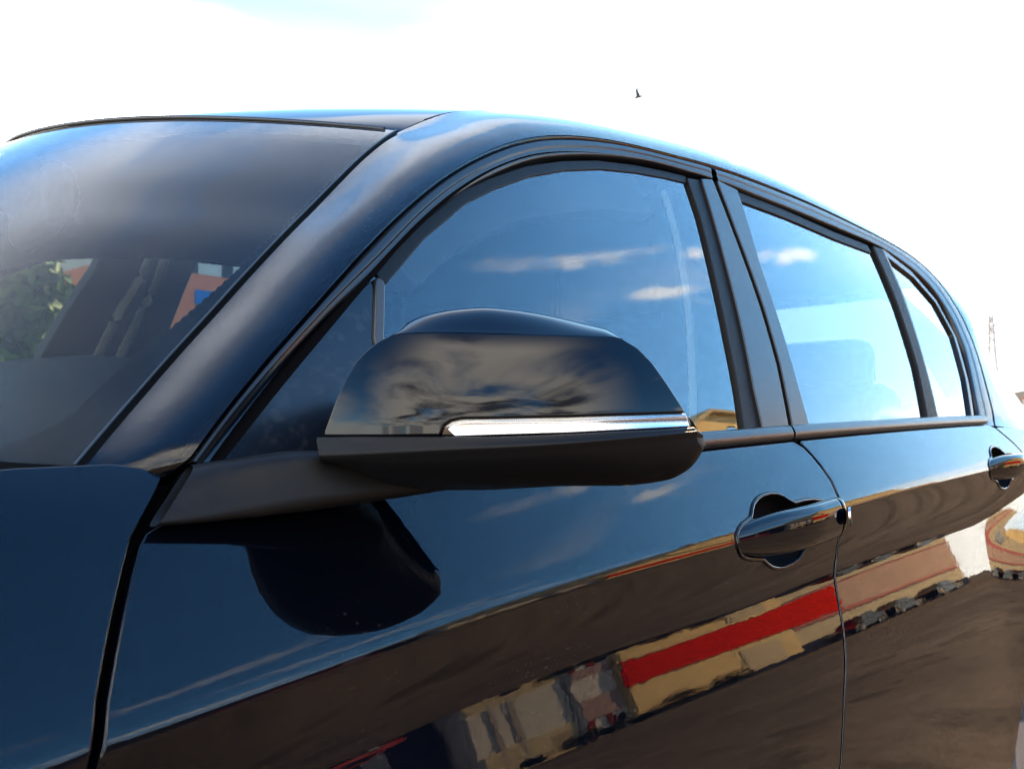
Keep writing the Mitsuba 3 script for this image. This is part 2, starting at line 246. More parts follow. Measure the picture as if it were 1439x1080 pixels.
def loft(curves, closed=False, flip=False, caps=False):
    """A smooth grid mesh through a list of curves of equal length; analytic-like normals from the grid."""
    G = np.array([np.asarray(c, float) for c in curves])
    a, b = G.shape[:2]
    da = np.gradient(G, axis=0) if a > 2 else np.repeat(G[1:] - G[:1], a, 0)
    if closed:
        db = (np.roll(G, -1, 1) - np.roll(G, 1, 1)) / 2
    else:
        db = np.gradient(G, axis=1) if b > 2 else np.repeat(G[:, 1:] - G[:, :1], b, 1)
    n = np.cross(da, db); n /= np.maximum(np.linalg.norm(n, axis=-1, keepdims=True), 1e-12)
    if flip: n = -n
    bb = b if closed else b - 1
    i, j = np.meshgrid(np.arange(a - 1), np.arange(bb), indexing='ij'); i, j = i.ravel(), j.ravel()
    q = np.c_[i * b + j, (i + 1) * b + j, (i + 1) * b + (j + 1) % b, i * b + (j + 1) % b]
    f = np.vstack([q[:, [0, 1, 2]], q[:, [0, 2, 3]]])
    if flip: f = f[:, ::-1]
    V, N = G.reshape(-1, 3), n.reshape(-1, 3)
    acc = Acc(); acc.add(V, f, N)
    if caps and closed:
        for row, sgn in ((0, -1), (a - 1, 1)):
            c = G[row].mean(0); nn = np.cross(G[row][b // 4] - c, G[row][b // 2] - c); nn /= np.linalg.norm(nn) + 1e-12
            k = np.arange(b); v = np.vstack([G[row], c[None]])
            ff = np.c_[k, (k + 1) % b, k * 0 + b]
            acc.add(v, ff, np.repeat(nn[None], b + 1, 0)); acc.add(v, ff[:, ::-1], np.repeat(-nn[None], b + 1, 0))
    return acc.mesh()

def resample(c, n):
    c = np.asarray(c, float); d = np.r_[0, np.cumsum(np.linalg.norm(np.diff(c, axis=0), axis=1))]
    return np.stack([PchipInterpolator(d, c[:, k])(np.linspace(0, d[-1], n)) for k in range(c.shape[1])], -1)

def tube(path, r, k=10, squash=1.0):
    path = np.asarray(path, float); t = np.gradient(path, axis=0); t /= np.linalg.norm(t, axis=1, keepdims=True)
    ref_ = np.where(np.abs(t[:, 2:]) < .9, [[0, 0, 1.]], [[1., 0, 0]])
    a = np.cross(t, ref_); a /= np.linalg.norm(a, axis=1, keepdims=True); b = np.cross(t, a)
    an = np.linspace(0, 2 * np.pi, k, endpoint=False); r = np.broadcast_to(r, len(path))
    rings = [p + rr * (np.cos(an)[:, None] * u * squash + np.sin(an)[:, None] * w) for p, rr, u, w in zip(path, r, a, b)]
    m, n = loft(rings, closed=True, caps=True)
    m.fix_normals(); return m

def rbox(sx, sy, sz, r=.02, loc=(0, 0, 0), rot=None, seg=8):
    """A box with rounded edges."""
    import manifold3d as m3
    r = min(r, sx / 2.01, sy / 2.01, sz / 2.01)
    s = m3.Manifold.sphere(r, seg * 2)
    h = m3.Manifold.batch_hull([s.translate([a * (sx / 2 - r), b * (sy / 2 - r), c * (sz / 2 - r)]) for a in (-1, 1) for b in (-1, 1) for c in (-1, 1)])
    g = h.to_mesh(); m = trimesh.Trimesh(g.vert_properties[:, :3], g.tri_verts, process=False)
    if rot is not None: m.apply_transform(rot)
    m.apply_translation(loc); return m

def mirror_y(m, n=None):
    v = np.array(m.vertices) * [1, -1, 1]; f = np.array(m.faces)[:, ::-1]
    mm = trimesh.Trimesh(v, f, process=False)
    return (mm, n * [1, -1, 1]) if n is not None else mm

# ---------------------------------------------------------------- materials
def col(c): return {'type': 'rgb', 'value': list(map(float, c))}
def mat(name, d): scene[name] = d
def two(d): return {'type': 'twosided', 'bsdf': d}
orange_peel = mikit.proc(lambda p, n, uv: mikit.noise(p.x * 210, p.y * 210, p.z * 210) + .45 * mikit.noise(p.x * 90, p.y * 90, p.z * 90 + 9), eps=4e-4)
paint_dust = mikit.proc(lambda p, n, uv: mikit.mix(mikit.mix((.0006, .0013, .0036), (.0012, .0020, .0045), mikit.fbm(p.x * 7, p.y * 7, p.z * 14, 3)), (.03, .03, .03),
     mikit.smoothstep(.80, .93, mikit.noise(p.x * 340, p.y * 340, p.z * 340)) * mikit.smoothstep(.45, .75, mikit.fbm(p.x * 9 + 3, p.y * 9, p.z * 9, 2)) * .55))
mat('paint', two({'type': 'bumpmap', 'arbitrary': orange_peel, 'scale': 1.25e-5,
                  'bsdf': {'type': 'plastic', 'int_ior': 1.49, 'diffuse_reflectance': paint_dust, 'nonlinear': False}}))
mat('paint_smooth', two({'type': 'plastic', 'int_ior': 1.49, 'diffuse_reflectance': col((.0007, .0015, .0040))}))
dust = mikit.proc(lambda p, n, uv: mikit.mix((.0065, .0065, .0072), (.022, .021, .020), mikit.smoothstep(.58, .85, mikit.fbm(p.x * 60, p.y * 60, p.z * 60, 4)) * .35))
mat('matte_black', two({'type': 'principled', 'base_color': dust, 'roughness': .48, 'specular': .24}))
mat('satin_black', two({'type': 'principled', 'base_color': col((.011, .011, .0125)), 'roughness': .3, 'specular': .6}))
mat('pillar_black', two({'type': 'principled', 'base_color': col((.012, .012, .013)), 'roughness': .3, 'specular': .7}))
mat('rubber', two({'type': 'principled', 'base_color': col((.005, .0045, .0045)), 'roughness': .55, 'specular': .3}))
mat('recess_black', two({'type': 'principled', 'base_color': col((.003, .003, .005)), 'roughness': .6, 'specular': .15}))
mat('gap_black', two({'type': 'diffuse', 'reflectance': col((.004, .004, .005))}))
mat('frit', two({'type': 'principled', 'base_color': col((.0007, .0007, .0008)), 'roughness': .6, 'specular': .05}))
mat('glass', {'type': 'thindielectric', 'int_ior': 1.66, 'specular_transmittance': col((.58, .66, .64))})
mat('windshield_glass', {'type': 'thindielectric', 'int_ior': 1.19, 'specular_transmittance': col((.74, .84, .80))})
mat('chrome', two({'type': 'roughconductor', 'material': 'Al', 'alpha': .06}))
mat('lens', {'type': 'thindielectric', 'int_ior': 1.5})
mat('mirror_glass', two({'type': 'conductor', 'material': 'Ag'}))
mat('interior_dark', two({'type': 'principled', 'base_color': col((.009, .010, .012)), 'roughness': .6, 'specular': .3}))
mat('interior_grey', two({'type': 'principled', 'base_color': col((.06, .06, .058)), 'roughness': .75, 'specular': .2}))
mat('headliner', two({'type': 'diffuse', 'reflectance': col((.045, .046, .044))}))
mat('belt_web', two({'type': 'diffuse', 'reflectance': col((.30, .29, .25))}))
mat('dash', two({'type': 'principled', 'base_color': mikit.proc(lambda p, n, uv: mikit.mix((.0014, .0024, .0028), (.0026, .0036, .0040), mikit.fbm(p.x * 300, p.y * 300, p.z * 300, 2))), 'roughness': .6, 'specular': .2}))
mat('white_mark', two({'type': 'diffuse', 'reflectance': col((.7, .7, .68))}))
mat('alloy', two({'type': 'principled', 'base_color': col((.5, .5, .52)), 'metallic': .8, 'roughness': .3}))
mat('tyre_rubber', two({'type': 'principled', 'base_color': col((.02, .02, .02)), 'roughness': .8}))

# ---------------------------------------------------------------- the car: outer panels
CAR = thing('parked_car', 'dark blue hatchback with black door mirror, tinted windows and glossy paint reflecting the yard', 'car')

def side_fn(out=0., far=False):
    def fn(x, z):
        P, n = side_point(x, z)
        P = P + n * out
        return P * [1, -1, 1] if far else P
    return fn

def lower_grid(step=.011):
    s = np.r_[np.arange(-.62, -.2, .014), np.arange(-.2, -.03, .006), np.arange(-.03, -.012, .004), np.arange(-.012, -.004, .002), np.arange(-.004, .0041, .0008), np.arange(.006, .0201, .002), np.arange(.025, .06, .005), np.arange(.06, .3, .009)]
    def g(x0, z0, x1, z1):
        xs = np.arange(x0, x1, step)
        return np.array([(x, crease_z(x) + q * (1 if q > -.03 else 1)) for x in xs for q in s])
    return g

def line_ext(L, lower=None):
    return np.vstack([L, lower]) if lower is not None else np.asarray(L)

gap = .0021
df = DOOR_FRONT_EDGE; ds = DOOR_SEAM
df_line = np.vstack([df, [[.722, .77], [.718, .70], [.716, .55], [.72, .30]]])
ds_line = np.vstack([ds, [[1.50, .54], [1.485, .47], [1.475, .30]]])
rs_line = np.vstack([REAR_SEAM, [[2.59, .90], [2.60, .86], [2.585, .78], [2.53, .66], [2.475, .5], [2.448, .38], [2.44, .30]]])
belt = lambda x, o=0: np.c_[x, belt_z(x) + o]
fd_top = belt(np.linspace(.768, 1.57, 40)); fd_top[0] = [.7712, .8985]
front_door_poly = Polygon(np.vstack([fd_top, ds_line[1:], df_line[::-1][:-3]])).buffer(0)
fender_poly = Polygon(np.vstack([df_line, [[-.55, .30], [-.55, .80], [-.3, .83], [.1, .872], [.5, .916], [.72, .9345], [.77, .936]]])).buffer(0)
rd_top = belt(np.linspace(1.585, 2.466, 40))
rear_door_poly = Polygon(np.vstack([rd_top, rs_line, ds_line[::-1]])).buffer(0)
quarter_poly = Polygon(np.vstack([rs_line, [[3.3, .30], [3.35, .96], [2.6, .978], [2.50, .976]]])).buffer(0)
wheel_f, wheel_r = Point(0, .312).buffer(.345), Point(*REAR_AXLE).buffer(.385)
fender_poly = fender_poly.difference(wheel_f); quarter_poly = quarter_poly.difference(wheel_r)
rear_door_poly = rear_door_poly.difference(Point(*REAR_AXLE).buffer(.392))

HANDLE_X = (1.47, 2.42)
def recess_outline(x0, grow=0.):
    p = Polygon(np.c_[x0 + RECESS[:, 0], crease_z(x0 + RECESS[:, 0]) + RECESS[:, 1]]).buffer(.004).buffer(-.004).buffer(grow)
    return p

def door(name, poly, x0):
    hole = recess_outline(x0)
    body = poly.buffer(-gap - .0018).difference(hole.buffer(.0030))
    m, n = patch(body, side_fn(), step=.010, edge=.0018, depth=.013, grid=lower_grid())
    return put(name, m, 'paint', CAR, normals=n)

front_door = door('front_door', front_door_poly, HANDLE_X[0])
rear_door = door('rear_door', rear_door_poly, HANDLE_X[1])
m, n = patch(fender_poly.buffer(-gap - .0018), lambda x, z: np.stack([x, -wing_s(x, z), z], -1), step=.012, edge=.0018, depth=.013, grid=lower_grid(.013)); put('fender', m, 'paint', CAR, normals=n)
m, n = patch(quarter_poly.buffer(-gap - .0018), side_fn(), step=.014, edge=.0018, depth=.013, grid=lower_grid(.014)); put('rear_quarter_panel', m, 'paint', CAR, normals=n)
# dark inner shell behind the gaps
shell = Polygon([[-.5, .2], [3.3, .2], [3.3, .93], [2.5, .955], [1.5, .93], [.78, .90], [.5, .89], [-.5, .78]]).difference(wheel_f).difference(wheel_r)
for k in (0, 1): shell = shell.difference(recess_outline(HANDLE_X[k], .008))
m, n = patch(shell, side_fn(-.014), step=.025, depth=0); put('inner_shell', m, 'gap_black', CAR, normals=n)

# ---------------------------------------------------------------- door handles
def handle(door_key, x0):
    hole = recess_outline(x0)
    # rolled lip and bowl of the recess
    ring = np.array(hole.exterior.segmentize(.003).coords)[:-1]
    c = np.array([ring[:, 0].mean(), ring[:, 1].mean()])
    fn = side_fn()
    rings = []
    lip = np.array(hole.buffer(.0030).exterior.segmentize(.002).coords)[:-1]
    # match the lip to the ring by nearest point
    from scipy.spatial import cKDTree
    near = lip[cKDTree(lip).query(ring)[1]]
    base, n0 = side_point(near[:, 0], near[:, 1])
    rings.append(base - n0 * .0015)
    for a, d in ((.0, -.0002), (.55, .0006), (1., -.0008)):
        q = near + (ring - near) * a; P, nn = side_point(q[:, 0], q[:, 1]); rings.append(P + nn * d)
    for s, d in ((.97, -.006), (.90, -.016), (.75, -.026), (.5, -.031), (.2, -.033), (.02, -.034)):
        q = c + (ring - c) * s; P, nn = side_point(q[:, 0], np.full(len(q), c[1]) * .6 + q[:, 1] * .4)
        P2, _ = side_point(q[:, 0], q[:, 1]); P2[:, 1] = P[:, 1] * .8 + P2[:, 1] * .2
        rings.append(P2 + np.array([0, 1, 0]) * -d)
    m, n = loft(rings, closed=True)
    if n[len(ring) * 2][1] > 0: m, n = loft(rings, closed=True, flip=True)
    put('handle_recess', m, 'recess_black', door_key, normals=n)
    P_, n_ = side_point(ring[:, 0], ring[:, 1]); lipP = np.vstack([P_, P_[:1]]) + np.vstack([n_, n_[:1]]) * .0002
    put('recess_lip', tube(lipP, .0021, 8), 'paint_smooth', door_key, smooth=True)
    # the grip
    xg = x0 - .026
    X = np.linspace(-.124, .094, 56)
    secs = []
    for q in X:
        u = (q + .124) / .218
        zc = float(crease_z(xg + q)) + .0005
        hh = .0218 * (1 - (max(0, .50 - u) / .50) ** 1.7 * .66)               # half height, thin at the front tip
        o = -.020 + .035 * smooth01(-.20, .80, u)
        th = .0115 * (1 - (max(0, .25 - u) / .25) ** 2 * .45)
        an = np.linspace(0, 2 * np.pi, 36, endpoint=False)
        cs, sn = np.cos(an), np.sin(an)
        oo = o + th * np.sign(cs) * np.abs(cs) ** .8
        zz = zc + hh * np.sign(sn) * np.abs(sn) ** .85
        y = -float(side_s(xg + q, crease_z(xg + q) + .0))
        secs.append(np.c_[np.full(36, xg + q), y - oo, zz])
    first = secs[0]; cen = first.mean(0)
    secs = [cen + (first - cen) * s + [-.006 * (1 - s * s), 0, 0] for s in (.05, .4, .75, .93)] + secs
    last = secs[-1]; cl = last.mean(0)
    secs += [cl + (last - cl) * .985 + [.0008, 0, 0], cl + (last - cl) * .96 + [.0012, 0, 0], cl + (last - cl) * .1 + [.0012, 0, 0]]
    m, n = loft(secs, closed=True)
    if np.dot(n[56 * 18], [0, -1, 0]) < 0: pass
    m = trimesh.Trimesh(m.vertices, m.faces, process=False); trimesh.repair.fix_inversion(m)
    h = put('handle', m, 'paint_smooth', door_key, smooth=50)
    # the fixed end piece behind the grip
    secs = []
    for q, s in ((.0965, .985), (.100, 1.), (.106, .97), (.111, .88), (.115, .70), (.1172, .40), (.118, .05)):
        zc = float(crease_z(xg + q)) + .0005; y = -float(side_s(xg + q, crease_z(xg + q)))
        o = .020 * s ** .8 - .004
        secs.append(np.c_[np.full(36, xg + q), y - o - .0115 * s * np.sign(cs) * np.abs(cs) ** .8, zc + .0218 * s * np.sign(sn) * np.abs(sn) ** .85])
    secs = [secs[0].mean(0) + (secs[0] - secs[0].mean(0)) * .1] + secs
    m, n = loft(secs, closed=True); m = trimesh.Trimesh(m.vertices, m.faces, process=False); trimesh.repair.fix_inversion(m)
    put('handle_end_cap', m, 'paint_smooth', door_key, smooth=50)
    if x0 < 2:
        zc = float(crease_z(xg + .107)) + .0015; y = -float(side_s(xg + .107, zc)) - .030
        d = trimesh.creation.cylinder(.0105, .0024, sections=28); d.apply_transform(trimesh.geometry.align_vectors([0, 0, 1], [.30, -.95, .06])); d.apply_translation([xg + .1015, y - .0016, zc])
        put('lock_cylinder', d, 'chrome', door_key, smooth=40)
handle(front_door, HANDLE_X[0]); handle(rear_door, HANDLE_X[1])

# ---------------------------------------------------------------- door frames, pillars, window glass
gl = GAP_LINE
gseam = int(np.argmin(np.abs(gl[:, 0] - 1.62)))
seam_top = np.array([[1.628, 1.3118], [1.622, 1.296]])
front_frame_poly = Polygon(np.vstack([gl[:gseam], [[1.622, 1.3155]], seam_top[1:], FRONT_FRAME_INNER[1:]])).buffer(0)
side_n = side_fn()
def part_patch(name, poly, b, out, step=.009, edge=.0016, depth=.012, parent=CAR):
    m, n = patch(poly, side_fn(out), step=step, edge=edge, depth=depth); return put(name, m, b, parent, normals=n)
def frame(gapl, inner, parent):
    """The frame between the gap and the glass: an outer band, a step, an inner ledge."""
    a, c = resample(gapl, 130), resample(inner, 130)
    u = np.stack([gaussian_filter1d(c[:, k] - a[:, k], 4) for k in (0, 1)], -1)
    prof = [(.0022, -.013, 1), (.0022, -.0032, 1), (.0027, -.0016, 1), (.0037, -.0006, 1), (.0055, -.0002, 1)]      # first steps in metres from the gap
    rel = [(.22, 0.), (.40, 0.), (.50, -.0003), (.53, -.0007), (.56, -.0014), (.60, -.0017), (.75, -.0021), (.92, -.0028), (.97, -.0042), (1.0, -.0075), (1.0, -.013)]
    L = np.linalg.norm(u, axis=1, keepdims=True)
    rows = []
    for t, o, _ in prof: q = a + u / L * np.minimum(t, L * .2); P, n = side_point(q[:, 0], q[:, 1]); rows.append(P + n * o)
    for t, o in rel: q = a + u * t; P, n = side_point(q[:, 0], q[:, 1]); rows.append(P + n * o)
    m, n = loft(rows)
    if n[130 * 7 + 60][1] > 0: m, n = loft(rows, flip=True)
    put('window_frame', m, 'satin_black', parent, smooth=44)
from scipy.ndimage import gaussian_filter1d
frame(np.vstack([gl[:gseam], [[1.622, 1.3155]]]), np.vstack([FRONT_FRAME_INNER[::-1][:-1], [[1.622, 1.297]]]), front_door)
seal = LineString(np.vstack([FRONT_GLASS_TOP[2:12]])).buffer(.0042, cap_style='flat')
part_patch('window_seal', seal, 'rubber', -.0085, edge=.0015, depth=.008, parent=front_door)
seal2 = Polygon(np.vstack([FRONT_GLASS_TOP[11:], B_FRONT[6:][:, :], [B_FRONT[0]]])).buffer(0)
part_patch('window_seal', seal2, 'rubber', -.006, edge=.0015, depth=.010, parent=front_door)
front_glass_poly = Polygon(np.vstack([FRONT_GLASS_TOP, belt(np.linspace(1.47, .97, 12), .004)])).buffer(.004)
m, n = patch(front_glass_poly, side_fn(-.0105), step=.015, depth=0); put('window_glass', m, 'glass', front_door, normals=n)
part_patch('pillar_cover', Polygon(B_FRONT).buffer(-.0008), 'pillar_black', -.002, edge=.0016, parent=front_door)
part_patch('pillar_cover', Polygon(B_REAR).buffer(-.0008), 'pillar_black', -.002, edge=.0016, parent=rear_door)
rear_top = gl[gseam:]
rear_frame_poly = Polygon(np.vstack([[[1.634, 1.3165]], gl[gseam + 1:], REAR_FRAME_INNER[::-1]])).buffer(0)
frame(np.vstack([[[1.634, 1.3165]], gl[gseam + 1:]]), REAR_FRAME_INNER, rear_door)
rg = Polygon(REAR_GLASS); qg = Polygon(QUARTER_GLASS)
part_patch('window_seal', LineString(np.vstack([[[1.672, 1.2865]], REAR_GLASS[:4] + [0, .006]])).buffer(.0068, cap_style='flat'), 'rubber', -.0075, edge=.0015, parent=rear_door)
part_patch('window_divider', Polygon(DIVIDER).buffer(-.0004), 'rubber', -.004, edge=.003, parent=rear_door)
m, n = patch(rg.buffer(.006), side_fn(-.0105), step=.015, depth=0); put('window_glass', m, 'glass', rear_door, normals=n)
m, n = patch(qg.buffer(.006), side_fn(-.0095), step=.015, depth=0); put('quarter_glass', m, 'glass', rear_door, normals=n)
qring = qg.buffer(.012).difference(qg).difference(Polygon(DIVIDER)).intersection(Polygon(np.vstack([gl[gseam + 1:], [[2.1, .985]]])).buffer(.003))
if qring.geom_type == 'MultiPolygon': qring = max(qring.geoms, key=lambda g: g.area)
part_patch('quarter_seal', qring, 'satin_black', -.004, edge=.002, parent=rear_door)

# belt trims
def belt_trim(x0, x1, parent, cap):
    xs = np.linspace(x0, x1, 90); prof = [(-.0012, -.006), (-.0012, .0035), (.0000, .0062), (.0028, .0082), (.0075, .0088), (.0112, .0076), (.0138, .0045), (.0145, .0), (.0145, -.010)]
    rows = []
    for x in xs:
        e = min((x1 - x) / .012, 1) if cap else 1; e = math.sqrt(max(0, 1 - (1 - e) ** 2)) if cap else 1
        z = belt_z(x); P, nn = side_point(np.full(9, x), z + .007 + (np.array([p[0] for p in prof]) - .007) * (.25 + .75 * e)); 
        rows.append(P * 1.0 + nn[:1] * np.array([p[1] for p in prof])[:, None])
    m, n = loft(rows)
    if n[len(n) // 2][1] > 0: m, n = loft(rows, flip=True)
    put('belt_trim', m, 'satin_black', parent, smooth=35)
belt_trim(.98, 1.5665, front_door, False); belt_trim(1.5715, 2.452, rear_door, True)

# sail panel ahead of the front glass and its pale edge strip
sail_poly = Polygon(np.vstack([SAIL, [[.80, .925], [.93, .925], [.963, .94]]])).buffer(0)
part_patch('mirror_sail', sail_poly.buffer(-.001), 'sail_black', -.0075, edge=.003, parent=front_door)
part_patch('glass_run', LineString([[.968, 1.0], [.968, 1.022], [.9795, 1.060], [.981, 1.066]]).buffer(.0028), 'run_grey', -.005, edge=.002, parent=front_door)

# ---------------------------------------------------------------- roof rail and windscreen pillar
L2 = np.array([side_point(*p)[0] for p in resample(GAP_LINE, 120)])
nL2 = np.array([side_point(*p)[1] for p in resample(GAP_LINE, 120)])
WEDGE = WINDSHIELD_EDGE
SHOULDER = np.array([[1.272, -.588, 1.322], [1.375, -.591, 1.347], [1.587, -.602, 1.379], [1.722, -.615, 1.391], [1.885, -.628, 1.398], [2.09, -.635, 1.401], [2.338, -.65, 1.387], [2.49, -.657, 1.376], [2.66, -.665, 1.355], [2.80, -.68, 1.32],
                     [2.92, -.71, 1.258], [2.95, -.745, 1.13], [2.955, -.78, 1.07], [2.96, -.845, .955]])
L3line = np.vstack([WEDGE, SHOULDER])
def pair(s2, s3, n):                                # matching stations on both lines
    a = resample(L3line, 400); la = np.linspace(0, 1, 400)
    return None
def station(line, keys, vals):
    d = np.r_[0, np.cumsum(np.linalg.norm(np.diff(line, axis=0), axis=1))]; return d
d2 = np.r_[0, np.cumsum(np.linalg.norm(np.diff(L2, axis=0), axis=1))]
L3 = resample(L3line, 600); d3 = np.r_[0, np.cumsum(np.linalg.norm(np.diff(L3, axis=0), axis=1))]
# (position along the gap line, position along the upper line) of matching points
def near2(x, z): return d2[np.argmin((L2[:, 0] - x) ** 2 + (L2[:, 2] - z) ** 2)]
def near3(x, z): return d3[np.argmin((L3[:, 0] - x) ** 2 + (L3[:, 2] - z) ** 2)]
match = [(0, 0), (near2(.96, 1.082), near3(.925, 1.075)), (near2(1.15, 1.215), near3(1.105, 1.225)), (near2(1.257, 1.261), near3(1.25, 1.315)), (near2(1.52, 1.303), near3(1.55, 1.385)), (near2(2.034, 1.33), near3(2.06, 1.4)),
         (near2(2.474, 1.318), near3(2.5, 1.373)), (near2(2.634, 1.186), near3(2.93, 1.245)), (d2[-1], d3[-1])]
L2 = np.vstack([L2[:1] * 2 - L2[2:3] + [0, .035, 0], L2]); nL2 = np.vstack([nL2[:1], nL2]); L3 = np.vstack([L3[:1] + [-.035, .02, -.034], L3])
d2 = np.r_[-np.linalg.norm(L2[1] - L2[0]), d2]; d3 = np.r_[-np.linalg.norm(L3[1] - L3[0]), d3]; match[0] = (d2[0], d3[0])
match = np.array(match); tt = np.linspace(0, 1, 170)
c2, c3 = PchipInterpolator(np.linspace(0, 1, len(match)), match[:, 0])(tt), PchipInterpolator(np.linspace(0, 1, len(match)), match[:, 1])(tt)
A2 = np.stack([np.interp(c2, d2, L2[:, k]) for k in range(3)], -1); N2 = np.stack([np.interp(c2, d2, nL2[:, k]) for k in range(3)], -1)
A3 = np.stack([np.interp(c3, d3, L3[:, k]) for k in range(3)], -1)
along = gaussian_filter1d(np.gradient(A2 + A3, axis=0), 3, axis=0); along /= np.linalg.norm(along, axis=1, keepdims=True)
chord = A3 - A2
nout = np.cross(along, chord); nout /= np.linalg.norm(nout, axis=1, keepdims=True)
nout = gaussian_filter1d(nout, 2.5, axis=0); nout /= np.linalg.norm(nout, axis=1, keepdims=True)
if nout[60][1] > 0: nout = -nout
W = np.r_[0, .004, .01, .02, .035, np.linspace(.06, .94, 26), .97, 1.0]
len_c = np.linalg.norm(chord, axis=1)[:, None]
bul2 = np.interp(tt, [0, .12, .3, .45, .6, .8, 1], [.36, .38, .40, .40, .42, .22, .06])[:, None] * len_c
bul3 = np.interp(tt, [0, .12, .3, .45, .6, .8, 1], [.03, .04, .06, .10, .12, .07, .05])[:, None] * len_c
def rail_point(w, out=0.):
    h00, h10, h01, h11 = 2 * w ** 3 - 3 * w ** 2 + 1, w ** 3 - 2 * w ** 2 + w, -2 * w ** 3 + 3 * w ** 2, w ** 3 - w ** 2
    return A2 * h00 + (chord + nout * bul2) * h10 + A3 * h01 + (chord - nout * bul3) * h11 + nout * out
lead2 = .0032 / np.maximum(len_c, .01)
rows = []
for a in np.radians([90, 60, 30, 0]):               # rolled lower lip beside the gap
    w = lead2[:, 0:1] + .0035 / len_c * (1 - math.sin(a))
    rows.append(rail_point(w, 0) - nout * .0035 * (1 - math.cos(a)) * (1 if a else 0))
rows = [rail_point(lead2, -.014)] + rows
for w in W[3:]: rows.append(rail_point(np.full_like(len_c, w)))
rows.append(rail_point(np.full_like(len_c, 1.0), -.012))
m, n = loft(rows)
if n[len(tt) * 14 + 60][1] > 0: m, n = loft(rows, flip=True)
RAIL = (m, n)
put('side_rail', m, 'paint', CAR, smooth=48)
# dark drip channel under the rail
g = [A2 + nout * -.013 + (A2 - A3) / len_c * o for o in (.012, -.006)]
m, n = loft(g); put('drip_channel', m, 'gap_black', CAR, smooth=True)

# ---------------------------------------------------------------- windscreen and roof
WT = resample(WEDGE, 60); HEAD_X, HEAD_Z = 1.022, 1.354
BASE_C, HEAD_C = np.array([.50, 0, .955]), np.array([HEAD_X, 0, HEAD_Z])
we_f = [PchipInterpolator(np.linspace(0, 1, 60), WT[:, k]) for k in range(3)]
def screen_fn(w, a):
    """The windscreen: w across from its left edge (0) to its right edge (1), a up from the scuttle (0) to the roof (1)."""
    w, a = np.asarray(w, float), np.asarray(a, float)
    ac = np.clip(a, 0, 1)
    e = np.stack([f(ac) for f in we_f], -1) + (a - ac)[..., None] * np.array([.40, .15, .36])
    c = BASE_C + (HEAD_C - BASE_C) * a[..., None] + np.stack([0 * a, 0 * a, .028 * 4 * a * (1 - a)], -1) * .5
    k = 2 * w - 1; k2 = (np.abs(k) ** 1.6)[..., None]
    P = c * (1 - k2) + e * k2
    P[..., 1] = e[..., 1] * -k
    return P
full = Polygon([[0, 0], [1, 0], [1, 1], [0, 1]])
def screen_grid(nx=70, nz=50):
    return lambda x0, z0, x1, z1: np.stack(np.meshgrid(np.linspace(x0, x1, nx), np.linspace(z0, z1, nz)), -1).reshape(-1, 2)
m, n = patch(sbox(.004, .0, .996, .992), screen_fn, step=.025, depth=0, grid=screen_grid())
if n[len(n) // 2][2] < 0: m, n = patch(sbox(.004, .0, .996, .992), screen_fn, step=.025, depth=0, grid=screen_grid(), flip=True)
ws = put('windscreen', m, 'windshield_glass', CAR, normals=n)

def sgn_patch(poly, fn, want, **kw):
    m, n = patch(poly, fn, **kw)
    return (m, n) if np.dot(n[:len(n) // 2].mean(0), want) > 0 else patch(poly, fn, flip=True, **kw)
fi = FRIT_INNER                                          # (w, a) pairs of the inner edge of the black border, from the bottom to the roof centre
fi_d = resample(fi, 260)
zig = np.where(np.arange(260) % 2 == 0, .0, 1.0)[:, None] * np.array([.0009, .0012]) * smooth01(40, 90, np.arange(260.))[:, None] * smooth01(175, 150, np.arange(260.))[:, None]
fi_d = fi_d + zig
left = np.vstack([fi_d])
hole = Polygon(np.vstack([left, (left * [-1, 1] + [1, 0])[::-1]])).buffer(0)
m, n = sgn_patch(sbox(-.008, -.03, 1.008, .99).difference(hole), screen_fn, [0, 0, 1], step=.004, depth=0, out=-.0022, grid=screen_grid(120, 80))
put('black_border', m, 'frit', ws, normals=n)
# dark trim line along the screen's edge
e = np.array([screen_fn(np.array([0.004]), np.array([a]))[0] for a in np.linspace(0, .985, 70)])
put('edge_trim', tube(e + [-.001, -.002, .0005], .0009, 8), 'trim_edge', ws, smooth=True)

ROOF_IN = .0042
def roof_left(a):
    L = np.vstack([[WEDGE[-1]], SHOULDER[:10]]); return np.stack([PchipInterpolator(L[:, 0], L[:, k])(a) for k in range(3)], -1)
ROOF_C = np.array([[1.02, 0, 1.352], [1.08, 0, 1.372], [1.2, 0, 1.396], [1.4, 0, 1.418], [1.6, 0, 1.428], [1.9, 0, 1.430], [2.3, 0, 1.417], [2.6, 0, 1.392], [2.9, 0, 1.345]])
rcf = [PchipInterpolator(np.linspace(0, 1, len(ROOF_C)), ROOF_C[:, k]) for k in (0, 2)]
rc_d = np.interp(np.linspace(0, 1, 100), np.linspace(0, 1, len(ROOF_C)), ROOF_C[:, 0])
def roof_fn(w, a, drop=0., inset=ROOF_IN):
    w, a = np.asarray(w, float), np.asarray(a, float)
    xe = WEDGE[-1][0] + a * (2.80 - WEDGE[-1][0])
    e = roof_left(xe); e[..., 1] += inset
    xc = HEAD_X + a * (2.9 - HEAD_X)
    c = np.stack([xc, 0 * xc, PchipInterpolator(ROOF_C[:, 0], ROOF_C[:, 2])(xc)], -1)
    k = 2 * w - 1; k2 = (np.abs(k) ** (1.6 + .7 * smooth01(0, .3, a)))[..., None]
    P = c * (1 - k2) + e * k2; P[..., 1] = e[..., 1] * -k; P[..., 2] -= drop
    return P
xs_, as_ = np.linspace(0, 1, 90), np.r_[np.linspace(0, .1, 16), np.linspace(.12, 1, 60)]
